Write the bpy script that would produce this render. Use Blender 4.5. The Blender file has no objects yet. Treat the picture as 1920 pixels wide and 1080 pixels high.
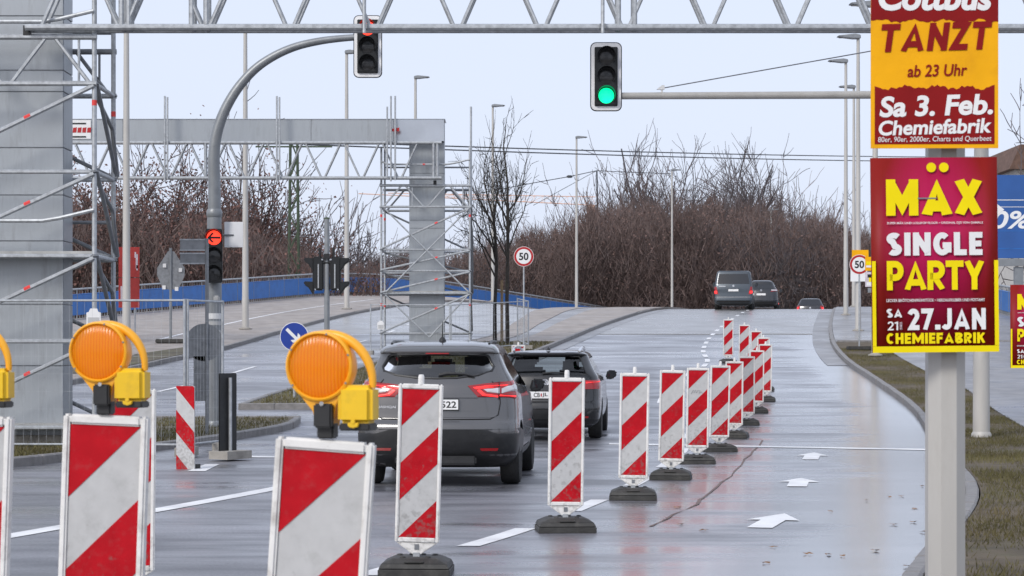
import bpy, bmesh, math, random
import numpy as np
from mathutils import Vector, Matrix
R = math.radians
random.seed(7); RNG = np.random.default_rng(11)
scene = bpy.context.scene
C = scene.collection

# ------------------------------------------------------------------ camera, sky, sun, exposure
F, HC, HOR = 3900.0, 1.5, 659.0          # focal length in photo pixels, camera height, level line of the near road
cam_d = bpy.data.cameras.new('camera'); cam = bpy.data.objects.new('camera', cam_d); C.objects.link(cam)
cam.location = (0, 0, HC); cam.rotation_euler = (R(90), 0, 0)
cam_d.sensor_width = 36; cam_d.lens = F / 1920 * 36
cam_d.shift_y = (HOR - 540) / 1920
cam_d.clip_start = 0.1; cam_d.clip_end = 3000
cam_d.dof.use_dof = True; cam_d.dof.focus_distance = 26; cam_d.dof.aperture_fstop = 11
scene.camera = cam

world = bpy.data.worlds.new('World'); scene.world = world; world.use_nodes = True
wn, wl = world.node_tree.nodes, world.node_tree.links
SUN_EL, SUN_AZ = 36, -146                  # degrees; azimuth measured from +Y towards +X
bgn = wn['Background']; bgn.inputs['Strength'].default_value = 0.1
sky = wn.new('ShaderNodeTexSky'); sky.sky_type = 'NISHITA'; sky.sun_disc = False
sky.sun_elevation = R(SUN_EL); sky.sun_rotation = R(SUN_AZ); sky.dust_density = 4.0; sky.ozone_density = 1.5
mx = wn.new('ShaderNodeMix'); mx.data_type = 'RGBA'; mx.inputs[0].default_value = 0.84
mx.inputs[7].default_value = (5.85, 6.35, 7.6, 1)         # even overcast layer over the clear sky
wl.new(sky.outputs[0], mx.inputs[6]); wl.new(mx.outputs[2], bgn.inputs['Color'])
sun_d = bpy.data.lights.new('sun', 'SUN'); sun = bpy.data.objects.new('sun', sun_d); C.objects.link(sun)
sun_d.energy = 1.3; sun_d.angle = R(16); sun_d.color = (1.0, 0.96, 0.90)
_a, _e = R(SUN_AZ), R(SUN_EL)
sdir = Vector((math.sin(_a) * math.cos(_e), math.cos(_a) * math.cos(_e), math.sin(_e)))
sun.rotation_euler = sdir.to_track_quat('Z', 'Y').to_euler(); sun.location = (0, 0, 60)
scene.view_settings.view_transform = 'Standard'; scene.view_settings.look = 'None'
scene.view_settings.exposure = 0.54; scene.view_settings.gamma = 1.0
scene.view_settings.use_curve_mapping = False
scene.render.engine = 'CYCLES'
scene.cycles.max_bounces = 8; scene.cycles.transparent_max_bounces = 16
scene.cycles.use_denoising = True

# ------------------------------------------------------------------ materials
MATS = {}
def mud_layer(n, l, raw, src, outc, mud):
    """road splash: specks of dried mud, thickest low down"""
    def math_(op, a, b):
        m = n.new('ShaderNodeMath'); m.operation = op
        for i, v in enumerate((a, b)):
            if isinstance(v, float): m.inputs[i].default_value = v
            else: l.new(v, m.inputs[i])
        return m.outputs[0]
    sz = n.new('ShaderNodeSeparateXYZ'); l.new(raw, sz.inputs[0])
    nm = n.new('ShaderNodeTexNoise'); nm.inputs['Scale'].default_value = 30; nm.inputs['Detail'].default_value = 8; l.new(src, nm.inputs['Vector'])
    mz = n.new('ShaderNodeMapRange'); mz.inputs[1].default_value = mud[0]; mz.inputs[2].default_value = mud[1]
    mz.inputs[3].default_value = .44; mz.inputs[4].default_value = .72; l.new(sz.outputs[2], mz.inputs[0])
    a3 = n.new('ShaderNodeMapRange'); a3.inputs[2].default_value = .14; a3.inputs[4].default_value = mud[2]; l.new(math_('SUBTRACT', nm.outputs[0], mz.outputs[0]), a3.inputs[0])
    mm = n.new('ShaderNodeMix'); mm.data_type = 'RGBA'; mm.inputs[7].default_value = (.15, .14, .13, 1)
    l.new(a3.outputs[0], mm.inputs[0]); l.new(outc, mm.inputs[6]); return mm.outputs[2]
def mat(name, col, rough=0.6, metal=0.0, var=0.12, scale=6.0, bump=0.0, bscale=None, dirt=None, dscale=3.0, damt=0.45,
        coat=0.0, emit=None, estr=0.0, spec=0.5, coords='Object', stretch=None, mud=None):
    if name in MATS: return MATS[name]
    m = bpy.data.materials.new(name); m.use_nodes = True
    n, l = m.node_tree.nodes, m.node_tree.links
    p = n['Principled BSDF']
    p.inputs['Roughness'].default_value = rough; p.inputs['Metallic'].default_value = metal
    p.inputs['Coat Weight'].default_value = coat; p.inputs['Specular IOR Level'].default_value = spec
    tc = n.new('ShaderNodeTexCoord'); src = tc.outputs[coords]
    oi = n.new('ShaderNodeObjectInfo'); mv = n.new('ShaderNodeVectorMath'); mv.operation = 'MULTIPLY_ADD'
    mv.inputs[0].default_value = (1, 1, 1)
    sc_ = n.new('ShaderNodeVectorMath'); sc_.operation = 'SCALE'; sc_.inputs[0].default_value = (37, 53, 71); l.new(oi.outputs['Random'], sc_.inputs['Scale'])
    l.new(src, mv.inputs[1]); l.new(sc_.outputs[0], mv.inputs[2]); raw = src; src = mv.outputs[0]     # every copy is worn in its own way
    if stretch:
        mp = n.new('ShaderNodeMapping'); mp.inputs['Scale'].default_value = stretch
        l.new(src, mp.inputs[0]); src = mp.outputs[0]
    nz = n.new('ShaderNodeTexNoise'); nz.inputs['Scale'].default_value = scale; nz.inputs['Detail'].default_value = 6
    l.new(src, nz.inputs['Vector'])
    rp = n.new('ShaderNodeValToRGB')
    c0 = [max(0, c * (1 - var)) for c in col]; c1 = [min(1, c * (1 + var)) for c in col]
    rp.color_ramp.elements[0].position = .3; rp.color_ramp.elements[1].position = .7
    rp.color_ramp.elements[0].color = (*c0, 1); rp.color_ramp.elements[1].color = (*c1, 1)
    l.new(nz.outputs[0], rp.inputs[0]); outc = rp.outputs[0]
    if dirt:
        nd = n.new('ShaderNodeTexNoise'); nd.inputs['Scale'].default_value = dscale; nd.inputs['Detail'].default_value = 9
        nd.inputs['Roughness'].default_value = .7
        l.new(src, nd.inputs['Vector'])
        rd = n.new('ShaderNodeValToRGB'); rd.color_ramp.elements[0].position = .52; rd.color_ramp.elements[1].position = .75
        rd.color_ramp.elements[1].color = (damt, damt, damt, 1)
        l.new(nd.outputs[0], rd.inputs[0])
        mm = n.new('ShaderNodeMix'); mm.data_type = 'RGBA'; mm.inputs[7].default_value = (*dirt, 1)
        l.new(rd.outputs[0], mm.inputs[0]); l.new(outc, mm.inputs[6]); outc = mm.outputs[2]
    if mud: outc = mud_layer(n, l, raw, src, outc, mud)
    l.new(outc, p.inputs['Base Color'])
    if bump:
        nb = n.new('ShaderNodeTexNoise'); nb.inputs['Scale'].default_value = bscale or scale * 6; nb.inputs['Detail'].default_value = 4
        l.new(src, nb.inputs['Vector'])
        b = n.new('ShaderNodeBump'); b.inputs['Strength'].default_value = bump; b.inputs['Distance'].default_value = .02
        l.new(nb.outputs[0], b.inputs['Height']); l.new(b.outputs[0], p.inputs['Normal'])
    if emit:
        p.inputs['Emission Color'].default_value = (*emit, 1); p.inputs['Emission Strength'].default_value = estr
    MATS[name] = m
    return m

def glass_mat(name, tint, refl=1.0):
    m = bpy.data.materials.new(name); m.use_nodes = True
    n, l = m.node_tree.nodes, m.node_tree.links
    n.remove(n['Principled BSDF'])
    tr = n.new('ShaderNodeBsdfTransparent'); tr.inputs[0].default_value = (*tint, 1)
    gl = n.new('ShaderNodeBsdfGlossy'); gl.inputs['Roughness'].default_value = .03
    gl.inputs['Color'].default_value = (refl, refl, refl, 1)
    fr = n.new('ShaderNodeFresnel'); fr.inputs[0].default_value = 1.5
    nz = n.new('ShaderNodeTexNoise'); nz.inputs['Scale'].default_value = 5
    ma = n.new('ShaderNodeMath'); ma.operation = 'MULTIPLY_ADD'; ma.inputs[1].default_value = .03
    mix = n.new('ShaderNodeMixShader')
    l.new(nz.outputs[0], ma.inputs[0]); l.new(fr.outputs[0], ma.inputs[2])
    l.new(ma.outputs[0], mix.inputs[0]); l.new(tr.outputs[0], mix.inputs[1]); l.new(gl.outputs[0], mix.inputs[2])
    l.new(mix.outputs[0], n['Material Output'].inputs[0])
    MATS[name] = m
    return m

def wet_mat(name, base, base2, r_wet, r_dry, patch=0.55, fine=60, attr=None, bump=.25, lo=.35, hi=.65, film=0, band=(1, 1, 1), grit=0):
    """damp or wet ground: gloss follows patches of standing water, colour varies by its own noise"""
    m = bpy.data.materials.new(name); m.use_nodes = True
    n, l = m.node_tree.nodes, m.node_tree.links
    p = n['Principled BSDF']; tc = n.new('ShaderNodeTexCoord')
    n1 = n.new('ShaderNodeTexNoise'); n1.inputs['Scale'].default_value = patch; n1.inputs['Detail'].default_value = 7; n1.inputs['Roughness'].default_value = .62
    n2 = n.new('ShaderNodeTexNoise'); n2.inputs['Scale'].default_value = fine; n2.inputs['Detail'].default_value = 3
    mp1 = n.new('ShaderNodeMapping'); mp1.inputs['Scale'].default_value = band; l.new(tc.outputs['Object'], mp1.inputs[0])
    l.new(mp1.outputs[0], n1.inputs['Vector']); l.new(tc.outputs['Object'], n2.inputs['Vector'])
    src = n1.outputs[0]
    if attr:
        at = n.new('ShaderNodeAttribute'); at.attribute_name = attr
        ad = n.new('ShaderNodeMath'); ad.operation = 'ADD'
        l.new(src, ad.inputs[0]); l.new(at.outputs['Fac'], ad.inputs[1]); src = ad.outputs[0]
    mr = n.new('ShaderNodeMapRange'); mr.inputs[1].default_value = lo; mr.inputs[2].default_value = hi
    l.new(src, mr.inputs[0])                               # 0 damp .. 1 standing water
    mrr = n.new('ShaderNodeMapRange'); mrr.inputs[3].default_value = r_dry; mrr.inputs[4].default_value = r_wet
    l.new(mr.outputs[0], mrr.inputs[0]); l.new(mrr.outputs[0], p.inputs['Roughness'])
    rp = n.new('ShaderNodeValToRGB'); rp.color_ramp.elements[0].color = (*base, 1); rp.color_ramp.elements[1].color = (*base2, 1)
    rp.color_ramp.elements[0].position = .35; rp.color_ramp.elements[1].position = .65
    n3 = n.new('ShaderNodeTexNoise'); n3.inputs['Scale'].default_value = 1.7; n3.inputs['Detail'].default_value = 9
    l.new(mp1.outputs[0], n3.inputs['Vector']); l.new(n3.outputs[0], rp.inputs[0]); l.new(rp.outputs[0], p.inputs['Base Color'])
    if grit:                                              # pale and dark stones, plus broad lighter and darker patches
        n4 = n.new('ShaderNodeTexNoise'); n4.inputs['Scale'].default_value = grit; n4.inputs['Detail'].default_value = 2; l.new(tc.outputs['Object'], n4.inputs['Vector'])
        n5 = n.new('ShaderNodeTexNoise'); n5.inputs['Scale'].default_value = .22; n5.inputs['Detail'].default_value = 5; l.new(tc.outputs['Object'], n5.inputs['Vector'])
        g1 = n.new('ShaderNodeMapRange'); g1.inputs[1].default_value = .3; g1.inputs[2].default_value = .7; g1.inputs[3].default_value = .62; g1.inputs[4].default_value = 1.38; l.new(n4.outputs[0], g1.inputs[0])
        g2 = n.new('ShaderNodeMapRange'); g2.inputs[1].default_value = .35; g2.inputs[2].default_value = .65; g2.inputs[3].default_value = .7; g2.inputs[4].default_value = 1.25; l.new(n5.outputs[0], g2.inputs[0])
        gm = n.new('ShaderNodeMath'); gm.operation = 'MULTIPLY'; l.new(g1.outputs[0], gm.inputs[0]); l.new(g2.outputs[0], gm.inputs[1])
        mu = n.new('ShaderNodeVectorMath'); mu.operation = 'SCALE'; l.new(rp.outputs[0], mu.inputs[0]); l.new(gm.outputs[0], mu.inputs['Scale']); l.new(mu.outputs[0], p.inputs['Base Color'])
    bs = n.new('ShaderNodeMath'); bs.operation = 'SUBTRACT'; bs.inputs[0].default_value = 1.15; l.new(mr.outputs[0], bs.inputs[1])
    bm = n.new('ShaderNodeMath'); bm.operation = 'MULTIPLY'; bm.inputs[1].default_value = bump; l.new(bs.outputs[0], bm.inputs[0])
    b = n.new('ShaderNodeBump'); b.inputs['Distance'].default_value = .004
    l.new(bm.outputs[0], b.inputs['Strength']); l.new(n2.outputs[0], b.inputs['Height']); l.new(b.outputs[0], p.inputs['Normal'])
    p.inputs['IOR'].default_value = 1.45
    if film: p.inputs['Coat Weight'].default_value = film; p.inputs['Coat IOR'].default_value = 1.45; l.new(mrr.outputs[0], p.inputs['Coat Roughness'])
    MATS[name] = m
    return m

wet_mat('asphalt_wet', (.080, .081, .096), (.205, .206, .230), .19, .54, attr='wet', bump=.04, film=1.0, band=(.32, 1.25, 1), grit=38, lo=.38, hi=.60)
wet_mat('deck_wet', (.17, .165, .16), (.25, .24, .235), .16, .42, patch=.35, lo=.3, hi=.75, bump=.06, film=.6)
wet_mat('paving_damp', (.26, .23, .21), (.37, .33, .30), .4, .75, patch=.5, lo=.4, hi=.7)
wet_mat('path_damp', (.19, .19, .20), (.27, .265, .27), .24, .55, patch=.3)
wet_mat('paint_wet', (.66, .66, .67), (.86, .86, .86), .3, .55, patch=1.5, bump=.15)
mat('soil', (.10, .078, .052), .95, var=.35, scale=2.5, bump=.8, bscale=18, dirt=(.085, .085, .04), dscale=.7, damt=.9)
mat('median_soil', (.12, .105, .075), .95, var=.3, scale=2, bump=.6, bscale=14, dirt=(.09, .11, .04), dscale=.5, damt=.8)
mat('ground_land', (.11, .095, .07), .95, var=.35, scale=.3, bump=.4, bscale=3)
mat('kerb_stone', (.21, .20, .195), .55, var=.18, scale=9, bump=.3, bscale=40, dirt=(.12, .11, .10), dscale=4)
mat('grass', (.125, .112, .05), .9, var=.4, scale=.9, dirt=(.17, .13, .075), dscale=.6, damt=.95, spec=.15)
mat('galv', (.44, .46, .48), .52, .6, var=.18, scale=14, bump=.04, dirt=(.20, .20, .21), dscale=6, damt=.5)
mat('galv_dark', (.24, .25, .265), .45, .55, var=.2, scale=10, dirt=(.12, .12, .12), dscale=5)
mat('mast_grey', (.26, .275, .29), .42, .35, var=.14, scale=6, bump=.06, bscale=30, dirt=(.14, .14, .14), dscale=3, damt=.5)
mat('pole_light', (.48, .465, .44), .5, .1, var=.09, scale=5, bump=.04, bscale=25, dirt=(.28, .26, .22), dscale=2.5, damt=.5, stretch=(1, 1, .25))
mat('panel_grey', (.36, .385, .41), .40, .35, var=.07, scale=2.2, bump=.08, bscale=3, dirt=(.20, .205, .21), dscale=2.2, damt=.7, stretch=(2.2, 2.2, .35))
mat('panel_shiny', (.50, .52, .55), .2, .85, var=.08, scale=1.0, bump=.10, bscale=.8)
mat('white_plastic', (.76, .75, .73), .5, var=.05, scale=14, bump=.03, dirt=(.30, .27, .24), dscale=9, damt=.7, spec=.3, mud=(.15, .7, .35))
mat('film_white', (.50, .50, .50), .5, var=.06, scale=18, dirt=(.32, .32, .31), dscale=11, damt=.5, spec=.2, mud=(.15, 1.0, .35))
mat('film_red', (.45, .006, .014), .55, var=.12, scale=12, dirt=(.34, .09, .09), dscale=22, damt=.35, spec=.12, mud=(.15, 1.1, .5))
mat('rubber', (.035, .034, .032), .62, var=.25, scale=12, bump=.25, bscale=90, dirt=(.10, .095, .085), dscale=7, damt=.8)
mat('black_plastic', (.014, .0145, .016), .42, var=.2, scale=10, dirt=(.05, .05, .05), dscale=8)
mat('signal_black', (.010, .0115, .013), .4, var=.2, scale=8)
mat('lens_dark', (.028, .028, .03), .14, var=.2, scale=20)
mat('lamp_amber', (.84, .215, .001), .5, var=.05, scale=8, spec=.15)
mat('lamp_case', (.90, .42, .02), .34, var=.05, scale=8, dirt=(.45, .22, .03), dscale=16, damt=.4)
mat('lamp_battery', (.80, .50, .010), .36, var=.05, scale=9, dirt=(.42, .26, .02), dscale=14, damt=.45)
mat('red_lit', (.9, .05, .03), .4, emit=(1, .045, .02), estr=1.35)
mat('green_lit', (.0, .8, .5), .4, emit=(.0, .92, .30), estr=1.1)
mat('tail_lit', (.7, .01, .01), .3, emit=(1, .03, .03), estr=1.25)
mat('tail_red', (.30, .006, .008), .12, var=.1, coat=.6)
mat('tail_clear', (.62, .60, .61), .10, .3, var=.1, coat=.6)
mat('sign_blue', (.012, .045, .30), .4, var=.06)
mat('sign_white', (.78, .78, .78), .4, var=.04)
mat('retro_white', (.90, .90, .91), .5, var=.02)
mat('sign_red', (.42, .012, .014), .4, var=.06)
mat('ink_black', (.012, .012, .013), .5)
mat('barrier_blue', (.018, .15, .48), .45, var=.10, scale=2, dirt=(.03, .07, .2), dscale=3, damt=.6)
mat('board_blue', (.025, .10, .33), .45, var=.10, scale=1)
mat('banner_red', (.42, .035, .03), .5, var=.1)
mat('red_tag', (.72, .05, .045), .5, var=.1, scale=20)
mat('bark', (.040, .034, .030), .95, var=.35, scale=8, bump=.4, bscale=40, dirt=(.09, .10, .05), dscale=5)
mat('twig_brown', (.142, .106, .098), .95, var=.45, scale=.12, spec=.1, dirt=(.18, .155, .15), dscale=.25, damt=.8)
mat('twig_grey', (.13, .115, .12), .95, var=.25, scale=.4, spec=.1)
mat('leaf_dry', (.150, .100, .088), .95, var=.5, scale=.15, spec=.1)
mat('leaf_oak', (.17, .098, .085), .95, var=.5, scale=.3, spec=.1)
mat('leaf_fallen', (.20, .10, .035), .6, var=.4, scale=30)
mat('lattice_green', (.07, .095, .06), .7, .2, var=.25, scale=3)
mat('crane_orange', (.74, .46, .34), .6, var=.1)
mat('wire', (.05, .055, .065), .6)
mat('wood_post', (.24, .17, .10), .9, var=.25, scale=6, bump=.3)
mat('plank', (.40, .40, .39), .6, .2, var=.2, scale=5)
mat('concrete', (.33, .31, .28), .85, var=.2, scale=6, bump=.4, dirt=(.14, .13, .11), dscale=5)
mat('tyre', (.018, .018, .018), .72, var=.25, scale=14, bump=.3, bscale=60)
mat('rim', (.35, .36, .37), .3, .8)
mat('chrome', (.75, .76, .78), .14, .95)
mat('seat_cloth', (.03, .031, .034), .9, var=.2)
mat('underbody', (.010, .010, .011), .8)
mat('paint_grey', (.122, .120, .122), .2, .6, var=.05, scale=3, coat=.75, dirt=(.13, .125, .12), dscale=5, damt=.55)
mat('paint_dark', (.010, .0105, .012), .22, .2, var=.06, scale=3, coat=.8, dirt=(.05, .05, .05), dscale=5, damt=.4)
mat('paint_van', (.060, .075, .092), .28, .45, var=.06, coat=.6, dirt=(.10, .10, .10), dscale=4)
mat('paint_black', (.022, .024, .03), .2, .3, coat=.8, dirt=(.07, .07, .07), dscale=4)
mat('roof_tile', (.13, .075, .055), .8, var=.3, scale=4)
mat('render_wall', (.55, .53, .50), .8, var=.08, scale=2)
mat('poster_red', (.30, .018, .030), .5, var=.08, scale=5)
mat('poster_yellow', (.90, .72, .004), .55, var=.05, scale=7, spec=.15)
mat('poster_orange', (.88, .42, .006), .55, var=.06, scale=5, spec=.15, bump=.25, bscale=5, dirt=(.62, .26, .01), dscale=4, damt=.5)
mat('poster_maroon', (.235, .008, .009), .55, var=.10, scale=6, spec=.15)
mat('poster_white', (.80, .80, .80), .5, var=.03)
mat('poster_lila', (.62, .55, .60), .5, var=.25, scale=4)
mat('car_glass_far', (.014, .016, .02), .06, var=.1, coat=.5)
glass_mat('car_glass', (.33, .37, .37))
glass_mat('car_glass_side', (.22, .24, .26))
def _poster_grad():
    """MAEX poster paper: magenta centre running to dark red at the edges (printed)"""
    m = bpy.data.materials.new('poster_magenta'); m.use_nodes = True
    n, l = m.node_tree.nodes, m.node_tree.links; p = n['Principled BSDF']; p.inputs['Roughness'].default_value = .5; p.inputs['Specular IOR Level'].default_value = .2
    tc = n.new('ShaderNodeTexCoord'); sx = n.new('ShaderNodeSeparateXYZ'); l.new(tc.outputs['Generated'], sx.inputs[0])
    def sq(sock, c, k):
        a = n.new('ShaderNodeMath'); a.operation = 'SUBTRACT'; a.inputs[1].default_value = c; l.new(sock, a.inputs[0])
        b = n.new('ShaderNodeMath'); b.operation = 'MULTIPLY'; l.new(a.outputs[0], b.inputs[0]); l.new(a.outputs[0], b.inputs[1])
        d = n.new('ShaderNodeMath'); d.operation = 'MULTIPLY'; d.inputs[1].default_value = k; l.new(b.outputs[0], d.inputs[0])
        return d.outputs[0]
    ad = n.new('ShaderNodeMath'); ad.operation = 'ADD'
    l.new(sq(sx.outputs[0], .5, 3.4), ad.inputs[0]); l.new(sq(sx.outputs[2], .6, 2.2), ad.inputs[1])
    rp = n.new('ShaderNodeValToRGB'); rp.color_ramp.elements[0].color = (.44, .006, .080, 1); rp.color_ramp.elements[1].color = (.235, .010, .008, 1)
    rp.color_ramp.elements[1].position = .75
    l.new(ad.outputs[0], rp.inputs[0]); l.new(rp.outputs[0], p.inputs['Base Color'])
    nb = n.new('ShaderNodeTexNoise'); nb.inputs['Scale'].default_value = 3; mp = n.new('ShaderNodeMapping'); mp.inputs['Scale'].default_value = (4, 1, 1)
    l.new(tc.outputs['Object'], mp.inputs[0]); l.new(mp.outputs[0], nb.inputs['Vector'])
    b = n.new('ShaderNodeBump'); b.inputs['Strength'].default_value = .5; b.inputs['Distance'].default_value = .01
    l.new(nb.outputs[0], b.inputs['Height']); l.new(b.outputs[0], p.inputs['Normal'])
    MATS['poster_magenta'] = m
_poster_grad()
def _amber_lens():
    """ribbed amber lens: tinted, half clear, so the bowl behind it shows"""
    m = bpy.data.materials.new('amber_lens'); m.use_nodes = True; n, l = m.node_tree.nodes, m.node_tree.links; n.remove(n['Principled BSDF'])
    tc = n.new('ShaderNodeTexCoord'); w = n.new('ShaderNodeTexWave'); w.inputs['Scale'].default_value = 30; w.inputs['Distortion'].default_value = .7; w.bands_direction = 'X'
    l.new(tc.outputs['Object'], w.inputs['Vector'])
    b = n.new('ShaderNodeBump'); b.inputs['Strength'].default_value = .25; b.inputs['Distance'].default_value = .003; l.new(w.outputs['Fac'], b.inputs['Height'])
    tr = n.new('ShaderNodeBsdfTransparent'); tr.inputs[0].default_value = (1.0, .60, .03, 1)
    df = n.new('ShaderNodeBsdfDiffuse'); l.new(b.outputs[0], df.inputs['Normal'])
    rp = n.new('ShaderNodeValToRGB'); rp.color_ramp.elements[0].color = (.86, .25, .0, 1); rp.color_ramp.elements[1].color = (.98, .40, .004, 1); l.new(w.outputs['Fac'], rp.inputs[0]); l.new(rp.outputs[0], df.inputs[0])
    gl = n.new('ShaderNodeBsdfGlossy'); gl.inputs['Roughness'].default_value = .22; l.new(b.outputs[0], gl.inputs['Normal'])
    m1 = n.new('ShaderNodeMixShader'); m1.inputs[0].default_value = .5; l.new(tr.outputs[0], m1.inputs[1]); l.new(df.outputs[0], m1.inputs[2])
    m2 = n.new('ShaderNodeMixShader'); m2.inputs[0].default_value = .035; l.new(m1.outputs[0], m2.inputs[1]); l.new(gl.outputs[0], m2.inputs[2]); l.new(m2.outputs[0], n['Material Output'].inputs[0])
    MATS['amber_lens'] = m
_amber_lens(); mat('lamp_bowl', (.85, .80, .70), .25, .75, var=.05)
def _lens_ribs():
    m = MATS['lamp_amber']; n, l = m.node_tree.nodes, m.node_tree.links; p = n['Principled BSDF']
    tc = n.new('ShaderNodeTexCoord'); w = n.new('ShaderNodeTexWave'); w.inputs['Scale'].default_value = 46; w.inputs['Distortion'].default_value = .8
    w.bands_direction = 'X'; l.new(tc.outputs['Object'], w.inputs['Vector'])
    b = n.new('ShaderNodeBump'); b.inputs['Strength'].default_value = .22; b.inputs['Distance'].default_value = .002
    l.new(w.outputs['Fac'], b.inputs['Height']); l.new(b.outputs[0], p.inputs['Normal'])
_lens_ribs()

# ------------------------------------------------------------------ mesh helpers
class MB:
    def __init__(s): s.v = []; s.f = []
    def add(s, vs, fs):
        o = len(s.v); s.v.extend([tuple(v) for v in vs]); s.f.extend([tuple(i + o for i in f) for f in fs]); return s
    def box(s, c, size, rot=None):
        hx, hy, hz = size[0] / 2, size[1] / 2, size[2] / 2
        vs = [Vector((x, y, z)) for x in (-hx, hx) for y in (-hy, hy) for z in (-hz, hz)]
        if rot is not None: vs = [rot @ v for v in vs]
        c = Vector(c)
        return s.add([v + c for v in vs], [(0, 1, 3, 2), (4, 6, 7, 5), (0, 4, 5, 1), (2, 3, 7, 6), (0, 2, 6, 4), (1, 5, 7, 3)])
    def tube(s, p0, p1, r0, r1=None, n=8, cap=True):
        r1 = r0 if r1 is None else r1
        p0, p1 = Vector(p0), Vector(p1); d = p1 - p0
        if d.length < 1e-6: return s
        q = d.to_track_quat('Z', 'Y'); ax, ay = q @ Vector((1, 0, 0)), q @ Vector((0, 1, 0))
        vs = []
        for p, r in ((p0, r0), (p1, r1)):
            for i in range(n):
                a = 2 * math.pi * (i + .5) / n; vs.append(p + ax * (r * math.cos(a)) + ay * (r * math.sin(a)))
        fs = [(i, (i + 1) % n, n + (i + 1) % n, n + i) for i in range(n)]
        if cap: fs += [tuple(range(n - 1, -1, -1)), tuple(range(n, 2 * n))]
        return s.add(vs, fs)
    def path(s, pts, r, n=8, closed=False):
        pts = [Vector(p) for p in pts]; m = len(pts)
        rs = r if isinstance(r, (list, tuple)) else [r] * m
        vs = []; up = Vector((0, 0, 1)); prev = None
        for i, p in enumerate(pts):
            t = (pts[(i + 1) % m] - pts[i - 1]) if closed or 0 < i < m - 1 else (pts[1] - pts[0] if i == 0 else pts[-1] - pts[-2])
            t.normalize()
            if prev is None:
                u = Vector((0, 0, 1)) if abs(t.z) < .9 else Vector((0, 1, 0)); ax = t.cross(u).normalized()
            else:
                ax = (prev - t * prev.dot(t)).normalized()
            prev = ax; ay = t.cross(ax)
            for k in range(n):
                a = 2 * math.pi * k / n; vs.append(p + ax * (rs[i] * math.cos(a)) + ay * (rs[i] * math.sin(a)))
        fs = []
        for i in range(m if closed else m - 1):
            j = (i + 1) % m
            for k in range(n): fs.append((i * n + k, i * n + (k + 1) % n, j * n + (k + 1) % n, j * n + k))
        if not closed: fs += [tuple(range(n - 1, -1, -1)), tuple((m - 1) * n + k for k in range(n))]
        return s.add(vs, fs)
    def prism(s, poly, y0, y1, axis='y'):
        """2D polygon extruded: axis y -> poly is (x,z); axis x -> (y,z); axis z -> (x,y)"""
        n = len(poly)
        def P(a, b, t): return (a, t, b) if axis == 'y' else ((t, a, b) if axis == 'x' else (a, b, t))
        vs = [P(a, b, y0) for a, b in poly] + [P(a, b, y1) for a, b in poly]
        fs = [(i, (i + 1) % n, n + (i + 1) % n, n + i) for i in range(n)] + [tuple(range(n - 1, -1, -1)), tuple(range(n, 2 * n))]
        return s.add(vs, fs)
    def lathe(s, prof, n=24, c=(0, 0, 0), axis='z'):
        """profile of (radius, height) turned round an axis"""
        vs = []
        for r, h in prof:
            for i in range(n):
                a = 2 * math.pi * i / n; x, y = r * math.cos(a), r * math.sin(a)
                p = (x, y, h) if axis == 'z' else ((x, h, y) if axis == 'y' else (h, x, y))
                vs.append((p[0] + c[0], p[1] + c[1], p[2] + c[2]))
        m = len(prof)
        fs = [(j * n + i, j * n + (i + 1) % n, (j + 1) * n + (i + 1) % n, (j + 1) * n + i) for j in range(m - 1) for i in range(n)]
        fs += [tuple(range(n)), tuple((m - 1) * n + i for i in range(n - 1, -1, -1))]
        return s.add(vs, fs)
    def mesh(s, name, mname, smooth=False, bevel=0, fix=True, seg=2):
        me = bpy.data.meshes.new(name); me.from_pydata(s.v, [], s.f)
        if mname: me.materials.append(MATS[mname])
        if fix or bevel:
            bm = bmesh.new(); bm.from_mesh(me)
            if bevel:
                es = [e for e in bm.edges if len(e.link_faces) == 2 and e.calc_face_angle(0) > R(35)]
                bmesh.ops.bevel(bm, geom=es, offset=bevel, segments=seg, affect='EDGES', clamp_overlap=True)
            bmesh.ops.recalc_face_normals(bm, faces=bm.faces); bm.to_mesh(me); bm.free()
        if smooth:
            me.polygons.foreach_set('use_smooth', [True] * len(me.polygons))
            if smooth is not True: me.set_sharp_from_angle(angle=R(smooth))
        me.update(); return me
    def build(s, name, mname, parent=None, smooth=35, bevel=0, fix=True, seg=2):
        o = bpy.data.objects.new(name, s.mesh(name, mname, smooth, bevel, fix, seg)); C.objects.link(o)
        if parent is not None: o.parent = parent
        return o

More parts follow.
